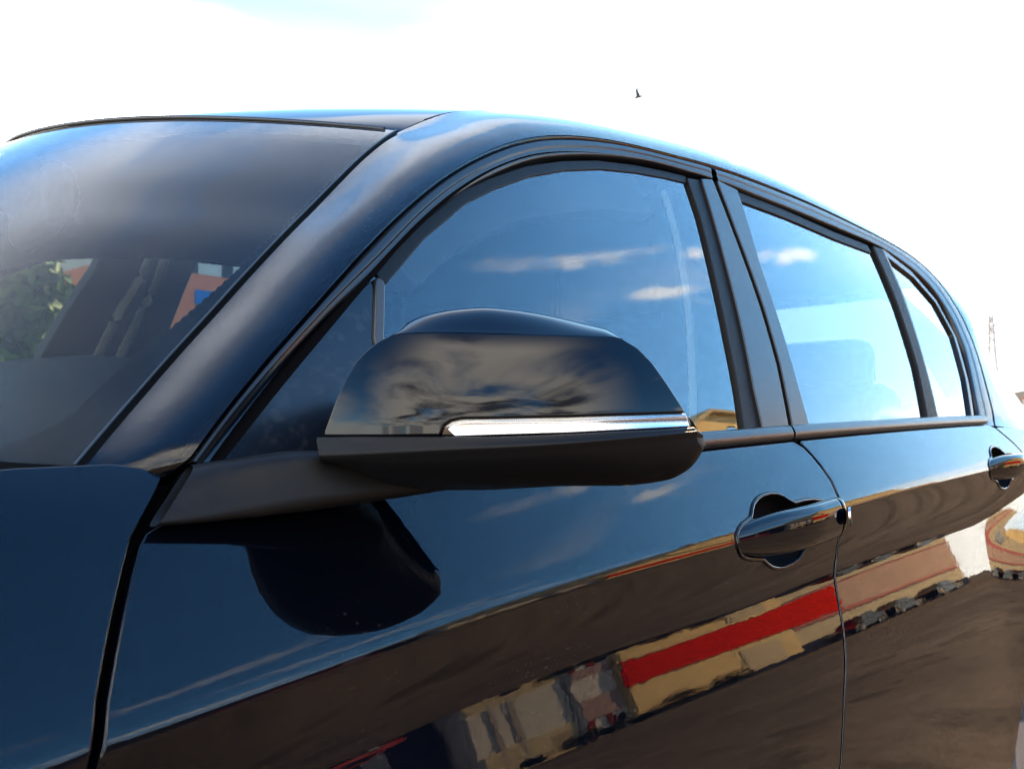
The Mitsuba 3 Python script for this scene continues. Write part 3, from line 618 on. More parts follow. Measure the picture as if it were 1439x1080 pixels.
rows = [roof_fn(xs_, np.full(90, as_[0]), .004), roof_fn(xs_, np.full(90, as_[0]), .0008)] + [roof_fn(xs_, np.full(90, a)) for a in as_[1:]]
m, n = loft(rows)
if n[len(n) // 2][2] < 0: m, n = loft(rows, flip=True)
put('roof', m, 'paint_smooth', CAR, normals=n)
L = roof_left(np.linspace(1.21, 2.8, 80)) + [0, .003, -.004]
for s in (1, -1): put('roof_moulding', tube(L * [1, s, 1], .0045, 8), 'rubber', CAR, smooth=True)
h = np.array([roof_fn(np.array([w]), np.array([0.]))[0] for w in np.linspace(.01, .99, 80)]) + [-.003, 0, -.006]
put('header_trim', tube(h + [-.0035, 0, .0052], .0026, 8), 'trim_edge', ws, smooth=True)
# ---------------------------------------------------------------- door mirror
mat('sail_black', two({'type': 'principled', 'base_color': mikit.proc(lambda p, n, uv: mikit.mix((.006, .009, .016), (.028, .033, .042), mikit.smoothstep(.5, .75, mikit.fbm(p.x * 110, p.y * 110, p.z * 110, 4)) * .55)),
     'roughness': .22, 'specular': .6}))
mat('run_grey', two({'type': 'principled', 'base_color': col((.05, .055, .06)), 'roughness': .35}))
mat('trim_edge', two({'type': 'principled', 'base_color': col((.03, .03, .032)), 'roughness': .25, 'specular': .8}))
MW = MIRROR_WIDTH
def bulge(l): return .03 * np.maximum(0, 1 - np.abs(2 * l / (MW + .012)) ** 2.1)
def m_at(l, f, z):
    l, f, z = np.broadcast_arrays(np.asarray(l, float), f, z)
    return np.concatenate([MIRROR_MID + l[..., None] * MIRROR_ACROSS + f[..., None] * MIRROR_FRONT, z[..., None]], -1)
def lean(z):
    h = np.maximum(z - .958, 0); return .10 * h + 5.2 * h ** 2.0
def cap_fn(l, z): return m_at(l, bulge(l) - lean(z), z)
mir = key_for(CAR + '__door_mirror')
labels[mir] = {'label': 'door mirror with glossy cap reflecting clouds and a chrome signal strip'}
cap_poly = Polygon(MIRROR_CAP_FRONT).buffer(.0012).buffer(-.0012)
m, n = sgn_patch(cap_poly.buffer(-.0009), cap_fn, [-.67, -.74, 0], step=.004, edge=.0016, depth=.006)
cap = put('mirror_cap', m, 'paint_smooth', mir, normals=n)
# top of the cap: from the fold back to the crest and down behind it
fold, crest = resample(MIRROR_FOLD, 70), resample(MIRROR_CREST, 70)
F3 = cap_fn(fold[:, 0], fold[:, 1]); C3 = m_at(crest[:, 0], bulge(crest[:, 0]) * .55 - .034, crest[:, 1])
wend = (smooth01(-.01, .10, np.linspace(0, 1, 70)) * smooth01(1.01, .90, np.linspace(0, 1, 70)))[:, None]; C3 = F3 + (C3 - F3) * wend
t0 = np.array([*(-MIRROR_FRONT * .020), .016]) * wend; t1 = np.array([*(-MIRROR_FRONT * .035), .002]) * wend
rows = []
for w in np.r_[0, .03, .07, np.linspace(.12, 1, 16)]:
    h00, h10, h01, h11 = 2 * w ** 3 - 3 * w ** 2 + 1, w ** 3 - 2 * w ** 2 + w, -2 * w ** 3 + 3 * w ** 2, w ** 3 - w ** 2
    rows.append(F3 * h00 + t0 * h10 + C3 * h01 + t1 * h11)
for k in range(1, 8): rows.append(C3 + np.array([*(-MIRROR_FRONT * .0035 * k), -.0006 * k * k]) * wend + np.array([*(-MIRROR_FRONT * .0008 * k), -.0004 * k]))
m, n = loft(rows)
if n[70 * 6 + 30][2] < 0: m, n = loft(rows, flip=True)
put('cap_top', m, 'paint_smooth', cap, normals=n)
# housing behind the cap: slices across the mirror
out_l = np.linspace(-.100, .098, 44)
top_edge = lambda l: np.interp(l, np.r_[MIRROR_CAP_FRONT[:8, 0], MIRROR_CREST[1:-1, 0], MIRROR_CAP_FRONT[13:19, 0]], np.r_[MIRROR_CAP_FRONT[:8, 1], MIRROR_CREST[1:-1, 1], MIRROR_CAP_FRONT[13:19, 1]]) - .0045
rows = []
for l in out_l:
    zt = top_edge(l); fb = float(bulge(l)); zf = min(zt, 1.008)
    rows.append(m_at(np.full(7, l), np.array([fb - .004, fb - .005 - lean(zf), fb * .6 - .045, fb * .4 - .075, fb * .3 - .085, -.080, -.070]), np.array([.950, zf - .003, zt - .002, zt - .006, zt - .012, .985, .945])))
m, n = loft(rows); put('housing', m, 'matte_black', mir, smooth=40)
for e in (0, -1):
    pass
glass = m_at(np.array([-.10, .085, .10, .085, -.06, -.09]), -.079, np.array([.945, .945, .965, 1.005, 1.012, 1.0]))
gm = trimesh.Trimesh(np.vstack([glass, glass.mean(0)]), [[i, (i + 1) % 6, 6] for i in range(6)], process=False); put('mirror_glass', gm, 'mirror_glass', mir)
# lower shell: lip, ridge and rounded underside
bt, br, bb = resample(MIRROR_BASE_TOP, 80), resample(MIRROR_BASE_RIDGE, 80), resample(MIRROR_BASE_BOTTOM, 80)
fbt, fbr, fbb = bulge(bt[:, 0]) + .0035, bulge(br[:, 0]) + .0065, bulge(bb[:, 0]) * .55 - .030 + .016 * smooth01(.86, 1, np.linspace(0, 1, 80))
endr = smooth01(1, .90, np.linspace(0, 1, 80))
rows = [m_at(bt[:, 0], fbt - .012, bt[:, 1] - .0005), m_at(bt[:, 0], fbt - .0022, bt[:, 1]), m_at(bt[:, 0], fbt - .0006, bt[:, 1] - .0006), m_at(bt[:, 0], fbt, bt[:, 1] - .0022)]
for w in (.35, .7, .92): rows.append(m_at(bt[:, 0] * (1 - w) + br[:, 0] * w, fbt * (1 - w) + fbr * w, (bt[:, 1] - .002) * (1 - w) + (br[:, 1]) * w))
rows.append(m_at(br[:, 0], fbr - .0004, br[:, 1] - .0008))
R3 = m_at(br[:, 0], fbr - .002, br[:, 1] - .0025); B3 = m_at(bb[:, 0], fbb, bb[:, 1])
s0 = np.array([*(-MIRROR_FRONT * .010), -.030]); s1 = np.array([*(-MIRROR_FRONT * .06), -.002])
hgt = np.maximum(br[:, 1] - bb[:, 1], .002)[:, None] / .026
for w in np.linspace(0, 1, 14):
    h00, h10, h01, h11 = 2 * w ** 3 - 3 * w ** 2 + 1, w ** 3 - 2 * w ** 2 + w, -2 * w ** 3 + 3 * w ** 2, w ** 3 - w ** 2
    rows.append(R3 * h00 + s0 * hgt * h10 + B3 * h01 + s1 * h11)
rows += [B3 + np.array([*(-MIRROR_FRONT * .02), .001]), B3 + np.array([*(-MIRROR_FRONT * .045), .012]), B3 + np.array([*(-MIRROR_FRONT * .055), .03])]
m, n = loft(rows)
if n[80 * 5 + 40][:2] @ MIRROR_FRONT < 0: m, n = loft(rows, flip=True)
put('lower_shell', m, 'matte_black', mir, smooth=42)
ends = np.array([r[-1] for r in rows]); cen = ends.mean(0)
for idx, nm in ((-1, 'shell_end'), (0, 'shell_end')):
    ends = np.array([r[idx] for r in rows]); cen = ends.mean(0) + np.array([*(MIRROR_ACROSS * (.004 if idx else -.001)), 0])
    put(nm, loft([ends, ends * .5 + cen * .5 + np.array([*(MIRROR_ACROSS * (.002 if idx else 0)), 0]), np.repeat(cen[None], len(ends), 0) + (ends - cen) * .02])[0], 'matte_black', mir, smooth=True)
# signal strip: chrome bed under a clear lens
strip = Polygon(MIRROR_STRIP).buffer(.0006).buffer(-.0006); bright = Polygon(MIRROR_STRIP_BRIGHT).buffer(.0004)
def strip_fn(out, curve):
    def fn(l, z):
        zc = np.interp(l, [-.05, .03, .118], [.9535, .9552, .9585]); q = (z - zc) / .0052
        return m_at(l, bulge(l) + out - curve * q * q, z)
    return fn
st = key_for(mir + '__signal_strip'); labels[st] = {'label': 'chrome signal strip along the lower edge of the mirror cap'}
m, n = sgn_patch(strip.buffer(-.0004), strip_fn(-.0022, .0006), [-.67, -.74, 0], step=.003, edge=.0006, depth=.002); put('signal_strip', m, 'chrome_dim', mir, normals=n)
del labels[st]
m, n = sgn_patch(bright, strip_fn(-.0016, -.0011), [-.67, -.74, 0], step=.002, edge=.0006, depth=.002); put('reflector_bar', m, 'chrome', mir + '__signal_strip', normals=n)
mat('chrome_dim', two({'type': 'principled', 'base_color': col((.32, .31, .30)), 'metallic': 1.0, 'roughness': .16}))
m, n = sgn_patch(strip.buffer(-.0005), strip_fn(.0008, .0012), [-.67, -.74, 0], step=.003, depth=0); put('lens', m, 'lens', mir + '__signal_strip', normals=n)

# mirror foot: from the door's triangle out to the housing
sec_n = 40
def foot_sec(poly):                                  # closed section, resampled
    p = np.vstack([poly, poly[:1]]); d = np.r_[0, np.cumsum(np.linalg.norm(np.diff(p, axis=0), axis=1))]
    return np.stack([np.interp(np.linspace(0, d[-1], sec_n, endpoint=False), d, p[:, k]) for k in range(3)], -1)
def rounded(corners, k=2):
    p = np.asarray(corners, float)
    for _ in range(k):
        q = np.roll(p, -1, 0); p = np.stack([p * .86 + q * .14, p * .14 + q * .86], 1).reshape(-1, 3)
    return foot_sec(p)
FS = [[(.806, -.812, .9325), (.804, -.8215, .9305), (.7735, -.8385, .9005), (.774, -.826, .8995)],
      [(.822, -.812, .9345), (.816, -.830, .9332), (.797, -.8450, .9015), (.806, -.826, .900)],
      [(.842, -.812, .9370), (.832, -.840, .9360), (.824, -.852, .9030), (.835, -.828, .901)],
      [(.865, -.814, .9395), (.851, -.8525, .9392), (.855, -.863, .9055), (.866, -.829, .902)],
      [(.895, -.820, .9400), (.882, -.862, .9395), (.882, -.872, .9085), (.893, -.833, .904)],
      [(.925, -.832, .9400), (.912, -.880, .9390), (.912, -.884, .9115), (.920, -.842, .908)],
      [(.950, -.855, .9380), (.945, -.897, .9370), (.945, -.898, .9160), (.948, -.862, .913)]]
m, n = loft([rounded(s) for s in FS], closed=True, caps=False)
m = trimesh.Trimesh(m.vertices, m.faces, process=False); trimesh.repair.fix_inversion(m)
put('mirror_foot', m, 'matte_black', mir, smooth=50)

# ---------------------------------------------------------------- the far side of the car, seen through the glass
def warp(v):
    v = np.array(v, float); v[:, 2] += .06 * smooth01(-.05, .6, v[:, 1]) * smooth01(1.05, 1.3, v[:, 2]) * smooth01(2.9, 2.3, v[:, 0]) * smooth01(1.12, 1.42, v[:, 0]); return v
def warped(k):                                          # redo a sheet that crosses the roof
    pass
def far_fn(off=0.):
    def fn(x, z):
        b = belt_z(x) + .006; zz = np.where(z > b, b + (z - b) / 1.10, z)
        P, n = side_point(x, zz); P = P + n * off; P = P * [1, -1, 1]; P[..., 2] += z - zz; return P
    return fn
top_far = resample(GAP_LINE, 60); bz = belt_z(top_far[:, 0]) + .006; top_far[:, 1] = np.where(top_far[:, 1] > bz, bz + (top_far[:, 1] - bz) * 1.12 + .035 * smooth01(0, .3, top_far[:, 1] - bz), top_far[:, 1])
far_wall = Polygon(np.vstack([top_far, [[2.5, .62], [.75, .62]]])).buffer(0)
FW1 = Polygon([[.83, .99], [.95, 1.12], [1.08, 1.25], [1.18, 1.325], [1.245, 1.358], [1.333, 1.373], [1.428, 1.386], [1.452, 1.383], [1.462, 1.368], [1.456, 1.333], [1.413, 1.238], [1.371, 1.129], [1.335, 1.02]]).buffer(.004).buffer(-.004)
FW2 = Polygon([[1.677, 1.369], [1.686, 1.383], [1.705, 1.393], [1.78, 1.397], [1.95, 1.39], [2.2, 1.372], [2.23, 1.34], [2.17, 1.15], [2.09, 1.02], [1.60, 1.00], [1.625, 1.10], [1.650, 1.23]]).buffer(.004).buffer(-.004)
FW3 = Polygon([[2.29, 1.35], [2.40, 1.31], [2.47, 1.23], [2.46, 1.12], [2.38, 1.02], [2.17, 1.01], [2.24, 1.16]])
m, n = sgn_patch(far_wall.difference(FW1).difference(FW2).difference(FW3), far_fn(-.03), [0, -1, 0], step=.02, edge=.006, depth=.030)
fd = put('far_side_trim', m, 'interior_grey_dark', CAR, normals=n)
mat('interior_grey_dark', two({'type': 'principled', 'base_color': col((.028, .03, .03)), 'roughness': .6, 'specular': .3}))
for P_, nm in ((FW1, 'far_front_glass'), (FW2, 'far_rear_glass'), (FW3, 'far_quarter_glass')):
    m, n = sgn_patch(P_.buffer(.01), far_fn(-.045), [0, -1, 0], step=.04, depth=0); put(nm, m, 'glass', CAR, normals=n)
# B pillar trim ledges and the belt webs on the far side
def far_line(pts, off): return np.vstack([far_fn(off)(np.array([p[0]]), np.array([p[1]])) for p in pts])
for o, b in ((0, 'belt_web'), (.05, 'belt_web')):
    L = resample(far_line([(1.44 + o, 1.0), (1.462 + o, 1.12), (1.50 + o, 1.25), (1.535 + o * .8, 1.34), (1.545 + o * .7, 1.385)], -.066), 30)
    put('seat_belt', tube(L, .010, 8, squash=.35), b, CAR, smooth=True)
m, n = RAIL
mm, nn = mirror_y(m, n); mm = trimesh.Trimesh(warp(mm.vertices), mm.faces, process=False); put('side_rail', mm, 'paint', CAR, smooth=48)
for poly, off, b, nm in ((fender_poly, 0, 'paint', 'fender'), (front_door_poly.union(rear_door_poly).buffer(.004), 0, 'paint', 'front_door'), (quarter_poly, 0, 'paint', 'rear_quarter_panel')):
    m, n = sgn_patch(poly, side_fn(0, True), [0, 1, 0], step=.03, depth=0); put(nm, m, b, CAR, normals=n)

# ---------------------------------------------------------------- cabin
def roof_in(drop):
    rows = [roof_fn(np.linspace(.0, 1, 50), np.full(50, a), drop, 0) for a in np.linspace(.012, .98, 50)]
    m, n = loft(rows); return trimesh.Trimesh(m.vertices, m.faces, process=False)
put('headliner', roof_in(.028), 'headliner', CAR, smooth=True)
for s in (1,):                                        # inner trim of the near pillar and roof edge
    w_ = [rail_point(np.full_like(len_c, w), -.024) for w in np.linspace(-.05, 1.02, 10)]
    m, n = loft(w_); put('pillar_trim', m, 'headliner', CAR, smooth=True)
# pale door-frame trim just behind the front glass
fr = resample(np.vstack([FRONT_GLASS_TOP[3:11]]), 50); trim = LineString(fr).buffer(.016, cap_style='flat')
trim = trim.difference(LineString(fr).buffer(.002))
m, n = patch(LineString(fr + [0, 0]).buffer(.030, single_sided=False, cap_style='flat'), side_fn(-.045), step=.012, edge=.004, depth=.02); put('inner_frame_trim', m, 'interior_grey', CAR, normals=n)
for x0, x1 in ((1.50, 1.66),):
    P_ = Polygon([[x0 - .05, .95], [x1 - .03, .95], [x1 + .02, 1.3], [x0 + .07, 1.3]]); m, n = patch(P_, side_fn(-.05), step=.02, edge=.006, depth=.03); put('pillar_trim', m, 'interior_dark', CAR, normals=n)
L = resample(np.array([[1.52, -.70, 1.26], [1.505, -.735, 1.15], [1.47, -.765, 1.02], [1.44, -.78, .92]]), 24); put('seat_belt', tube(L, .009, 8, squash=.2), 'belt_web', CAR, smooth=True)
# dashboard with the instrument hood
ys_d = np.linspace(-.69, .69, 90); rows = []
xb = .545 + .265 * (ys_d / .73) ** 2
for q in np.r_[np.linspace(0, .72, 30), np.linspace(.74, 1, 16)]:
    x = xb + (1.14 - xb) * q
    hood = .062 * np.exp(-((ys_d + .375) / .215) ** 4) * smooth01(.72, .93, x) * smooth01(0, .35, q)
    z = .918 + .055 * smooth01(.0, .55, q) * (1 - (ys_d / .8) ** 2 * .5) + hood - smooth01(1.0, 1.14, x) ** 2 * .22
    rows.append(np.c_[x, ys_d, z])
m, n = loft(rows); put('dashboard', m, 'dash', CAR, smooth=True)
th = np.linspace(0, 2 * np.pi, 60); tilt = math.radians(25)
ring = np.c_[1.265 + .185 * np.sin(th) * math.sin(tilt), -.375 + .185 * np.cos(th), .905 + .185 * np.sin(th) * math.cos(tilt)]
put('steering_wheel', tube(ring, .0155, 10), 'interior_dark', CAR, smooth=True)
def seat(x, y, w):
    from trimesh.transformations import rotation_matrix as R
    k = key_for(CAR + '__seat')
    put('seat', rbox(.50, w, .20, .07, (x, y, .56)), 'interior_dark', CAR, smooth=True)
    put('backrest', rbox(.15, w, .62, .06, (x + .31, y, .86), R(math.radians(16), [0, 1, 0])), 'interior_dark', k, smooth=True)
    put('headrest', rbox(.10, .27, .17, .045, (x + .415, y, 1.205), R(math.radians(10), [0, 1, 0])), 'interior_dark', k, smooth=True)
    for s in (-.06, .06): put('headrest_post', tube(np.array([[x + .395, y + s, 1.05], [x + .41, y + s, 1.18]]), .007, 8), 'chrome_dim', k, smooth=True)
seat(1.50, -.37, .50); seat(1.50, .37, .50)
rb = key_for(CAR + '__rear_bench')
put('rear_bench', rbox(.50, 1.28, .20, .07, (2.24, 0, .56)), 'interior_dark', CAR, smooth=True)
put('backrest', rbox(.14, 1.26, .56, .06, (2.55, 0, .81), trimesh.transformations.rotation_matrix(math.radians(20), [0, 1, 0])), 'interior_dark', rb, smooth=True)
for y in (-.42, .42): put('headrest', rbox(.09, .27, .16, .04, (2.68, y, 1.105)), 'interior_dark', rb, smooth=True)
put('cabin_floor', rbox(2.5, 1.5, .04, .01, (1.75, 0, .40)), 'interior_dark', CAR)
put('rear_view_mirror', rbox(.045, .25, .085, .03, (1.052, .0, 1.262), trimesh.transformations.rotation_matrix(-.2, [0, 0, 1])), 'interior_dark', CAR, smooth=True)
put('sensor_housing', rbox(.10, .13, .06, .025, (1.045, .02, 1.288), trimesh.transformations.rotation_matrix(.5, [0, 1, 0])), 'interior_dark', CAR, smooth=True)
for s, fn in ((1, side_fn(-.05)), (-1, side_fn(-.05, True))):
    m, n = sgn_patch(Polygon([[.78, .45], [2.45, .45], [2.45, .955], [.82, .915]]), fn, [0, s, 0], step=.04, depth=0); put('door_card', m, 'interior_dark', CAR, normals=n)

# ---------------------------------------------------------------- bonnet, nose, tail, wheels
rows = []
for a in np.linspace(0, 1, 30):
    y = np.linspace(-.80, .80, 80)
    xb = .60 - .16 * (1 - (y / .8) ** 2); xf = -.66 + .18 * (y / .8) ** 2
    x = xf + (xb - xf) * a
    ze = np.interp(x, [-.7, -.3, .1, .5, .75], [.70, .798, .833, .874, .890])
    rows.append(np.c_[x, y * (1 - .10 * (1 - a) ** 2), ze + .030 * (1 - (y / .8) ** 4) * (.4 + .6 * a) - .10 * (1 - a) ** 6 - .002 - .03 * smooth01(.765, .80, np.abs(y))])
m, n = loft(rows)
if n[len(n) // 2][2] < 0: m, n = loft(rows, flip=True)
put('bonnet', m, 'paint_smooth', CAR, normals=n)
# scuttle between bonnet and screen
y = np.linspace(-.76, .76, 50); sc = [np.c_[.60 - .16 * (1 - (y / .8) ** 2), y, np.full(50, .915)], np.array([screen_fn(np.array([w]), np.array([.03]))[0] for w in np.linspace(0, 1, 50)]) - [0, 0, .02]]
m, n = loft(sc); put('scuttle', m, 'matte_black', CAR, smooth=True)
P_ = Polygon([[.745, .885], [.79, .905], [.805, .93], [.79, .9335], [.765, .9275]])
m, n = patch(P_, side_fn(-.022), step=.02, depth=0); put('scuttle_seal', m, 'gap_black', CAR, normals=n)
rows = []
for a in np.linspace(0, 1, 16):
    y = np.linspace(-1, 1, 50); hw = .80 + .04 * math.sin(a * math.pi)
    rows.append(np.c_[-.60 - .12 * (1 - np.abs(y) ** 3) - .05 * math.sin(a * math.pi), y * hw, np.full(50, .24 + .49 * a)])
m, n = loft(rows); put('front_bumper', m, 'paint_smooth', CAR, smooth=True)
def tail_fn(y, z):
    return np.stack([np.interp(z, [.25, .5, .7, .95, 1.05, 1.2, 1.33, 1.37], [3.36, 3.43, 3.44, 3.38, 3.31, 3.17, 3.03, 2.96]) - .07 * (np.abs(y) / .8) ** 2.5, y, z], -1)
zz = np.linspace(.25, 1.36, 40); hw = np.interp(zz, [.25, .6, .95, 1.1, 1.28, 1.36], [.84, .86, .78, .68, .56, .50])
tail = Polygon(np.vstack([np.c_[-hw, zz], np.c_[hw, zz][::-1]])); tw = Polygon([[-.56, 1.03], [.56, 1.03], [.48, 1.325], [-.48, 1.325]]).buffer(-.03).buffer(.03)
m, n = sgn_patch(tail.difference(tw), tail_fn, [1, 0, 0], step=.03, depth=0); tg = put('tailgate', m, 'paint_smooth', CAR, normals=n)
mat('rear_glass', {'type': 'thindielectric', 'int_ior': 1.5, 'specular_transmittance': col((.16, .21, .23))})
m, n = sgn_patch(tw.buffer(.01), tail_fn, [1, 0, 0], step=.04, depth=0, out=-.004); put('rear_glass', m, 'rear_glass', tg, normals=n)
def wheel(x, y):
    k = key_for(CAR + '__wheel'); s = 1 if y < 0 else -1
    an = np.linspace(0, 2 * np.pi, 48, endpoint=False)
    prof = [(.205, -.085), (.235, -.10), (.295, -.10), (.315, -.08), (.318, 0), (.315, .08), (.295, .10), (.235, .10), (.205, .085)]
    rows = [np.c_[x + r * np.cos(an), np.full(48, y) + d, .318 + r * np.sin(an)] for r, d in prof]
    m, n = loft(rows, closed=True); scene_key = put('wheel', m, 'tyre_rubber', CAR, smooth=40)
    parts = [trimesh.creation.annulus(.195, .215, .17, sections=40)]
    for q in range(5):
        b = rbox(.19, .035, .035, .012, (.10, 0, .045)); b.apply_transform(trimesh.transformations.rotation_matrix(q * 2 * math.pi / 5, [0, 0, 1])); parts.append(b)
    parts.append(trimesh.creation.cylinder(.055, .06, sections=24, transform=trimesh.transformations.translation_matrix([0, 0, .04])))
    r = trimesh.util.concatenate(parts); r.apply_transform(trimesh.transformations.rotation_matrix(s * math.pi / 2, [1, 0, 0])); r.apply_translation([x, y, .318])
    put('rim', r, 'alloy', scene_key)
for x in (0., REAR_AXLE[0]):
    for s in (-1, 1):
        an = np.linspace(-.15, np.pi + .15, 40); rr = .398
        m, n = loft([np.c_[x + rr * np.cos(an), np.full(40, s * yy), .312 + rr * np.sin(an)] for yy in (.868, .80, .60, .42)] + [np.c_[x + .01 * np.cos(an), np.full(40, s * .41), .312 + .01 * np.sin(an)]]); put('wheel_liner', m, 'gap_black', CAR, smooth=40)
    for y in (-.77, .77): wheel(x, y)
# ---------------------------------------------------------------- the yard and what stands round it
ground_tex = mikit.proc(lambda p, n, uv: mikit.mix(mikit.mix((.055, .046, .039), (.115, .097, .080), mikit.fbm(p.x * .5, p.y * .5, 0, 4)), (.034, .029, .025),
     mikit.smoothstep(.52, .75, mikit.fbm(p.x * 3.1 + 4, p.y * 3.1, 0, 4)) * .45 + .30 * mikit.smoothstep(.42, .85, mikit.fbm(p.x * 11, p.y * 11, 0, 4)) + .22 * mikit.smoothstep(.5, .9, mikit.noise(p.x * 60, p.y * 60))))
mat('ground_mat', {'type': 'diffuse', 'reflectance': ground_tex})
gx = np.r_[-4000, -800, -200, np.linspace(-60, 100, 33), 200, 800, 4000]
gm = np.array([(x, y, 0) for x in gx for y in gx]); k = len(gx)
q = np.array([[i * k + j, (i + 1) * k + j, (i + 1) * k + j + 1, i * k + j + 1] for i in range(k - 1) for j in range(k - 1)])
structure('ground', (gm, q), 'ground_mat')

def wallmat(name, c, dirt=.12, rough=False):
    c = np.array(c); lo, hi = [float(q) for q in c * (1 - dirt)], [float(q) for q in np.minimum(c * (1 + dirt * .6), .9)]
    mat(name, two({'type': 'diffuse', 'reflectance': mikit.proc(lambda p, n, uv: mikit.mix(lo, hi, mikit.fbm(p.x * .9, p.y * .9, p.z * .5, 4)))}))
wallmat('cream_wall', (.74, .55, .27)); wallmat('cream_roof', (.50, .42, .26)); wallmat('red_band', (.66, .022, .006)); wallmat('pale_red', (.50, .17, .15)); wallmat('dusty_rose', (.52, .36, .27)); wallmat('cream_pale', (.55, .46, .30))
wallmat('white_wall', (.58, .57, .53)); wallmat('grey_wall', (.33, .31, .30)); wallmat('dusty_pink', (.36, .26, .25)); wallmat('dark_red', (.18, .03, .03)); wallmat('navy_wall', (.035, .04, .06))
wallmat('salmon_wall', (.52, .19, .115)); wallmat('blue_sign', (.02, .16, .50)); wallmat('concrete', (.42, .41, .39)); wallmat('shutter_grey', (.36, .38, .38))
mat('window_dark', two({'type': 'principled', 'base_color': col((.012, .013, .015)), 'roughness': .15, 'specular': .15}))
mat('window_pale', two({'type': 'principled', 'base_color': col((.34, .37, .38)), 'roughness': .2, 'specular': .6}))
mat('car_black', two({'type': 'plastic', 'int_ior': 1.3, 'diffuse_reflectance': col((.006, .006, .007))}))
mat('car_red', two({'type': 'plastic', 'int_ior': 1.55, 'diffuse_reflectance': col((.38, .02, .015))}))
mat('car_white', two({'type': 'plastic', 'int_ior': 1.55, 'diffuse_reflectance': col((.6, .6, .6))}))
mat('bark', two({'type': 'diffuse', 'reflectance': col((.09, .07, .055))}))
def leafmat(name, a, b):
    mat(name, two({'type': 'principled', 'base_color': mikit.proc(lambda p, n, uv: mikit.mix(a, b, mikit.fbm(p.x * 2.2, p.y * 2.2, p.z * 2.2, 3))), 'roughness': .6, 'specular': .25}))
leafmat('leaf_green', (.032, .070, .016), (.085, .14, .036)); leafmat('leaf_dark', (.012, .02, .008), (.03, .042, .014)); leafmat('grass_mat', (.025, .045, .010), (.05, .07, .018))
mat('steel', two({'type': 'diffuse', 'reflectance': col((.52, .52, .52))}))
mat('feather', two({'type': 'diffuse', 'reflectance': col((.10, .10, .105))}))

def bx(x0, x1, y0, y1, z0, z1):
    b = trimesh.creation.box((x1 - x0, y1 - y0, z1 - z0)); b.apply_translation([(x0 + x1) / 2, (y0 + y1) / 2, (z0 + z1) / 2]); return b
def leaves(centres, radii, count, size, seed):
    r = np.random.default_rng(seed); w = np.array([q ** 2 for q in radii]); which = r.choice(len(centres), count, p=w / w.sum())
    d = r.normal(size=(count, 3)); d /= np.linalg.norm(d, axis=1, keepdims=True)
    rad = np.array(radii)[which] * (.55 + .5 * r.random(count) ** .6)
    c = np.array(centres)[which] + d * rad[:, None] * [1, 1, .85]
    nrm = d + r.normal(0, .6, (count, 3)); nrm /= np.linalg.norm(nrm, axis=1, keepdims=True)
    a = np.cross(nrm, r.normal(size=(count, 3))); a /= np.linalg.norm(a, axis=1, keepdims=True); b = np.cross(nrm, a)
    s = size * (.6 + .8 * r.random(count))[:, None]
    v = np.stack([c - a * s, c + b * s * .5 + nrm * s * .1, c + a * s, c - b * s * .5 + nrm * s * .1], 1).reshape(-1, 3)
    i = np.arange(count)[:, None] * 4
    return trimesh.Trimesh(v, np.vstack([i + [0, 1, 2], i + [0, 2, 3]]), process=False)
def tree(name, x, y, h, r, leaf, label, cat, group=None, count=7000, size=.10, seed=1, trunk=True):
    t = thing(name, label, cat, group); g = np.random.default_rng(seed)
    cs, rs = [], []
    for k in range(16):
        a, q = g.random() * 6.283, g.random() ** .5; zz = h * (.36 + .5 * g.random()); s = 1 - ((zz / h - .55) / .55) ** 2
        cs.append([x + r * .75 * q * math.cos(a) * s, y + r * .75 * q * math.sin(a) * s, zz]); rs.append(r * (.26 + .26 * g.random()))
    if not trunk: cs = [[c[0], c[1], max(.3 * h, c[2] - .3 * h)] for c in cs]
    put('crown', leaves(cs, rs, count, size, seed), leaf, t)
    parts = [tube(np.array([[x, y, -.05], [x + .05, y, h * .25], [x, y + .05, h * .5]]), np.array([.11, .085, .05]) * h / 4, 8)]
    for c in cs[::3]: parts.append(tube(np.array([[x, y, h * .28], [(x + c[0]) / 2, (y + c[1]) / 2, (h * .3 + c[2]) / 2 + .1], c]), np.array([.05, .035, .012]) * h / 4, 6))
    put('trunk', trimesh.util.concatenate(parts), 'bark', t, smooth=True)
    return t

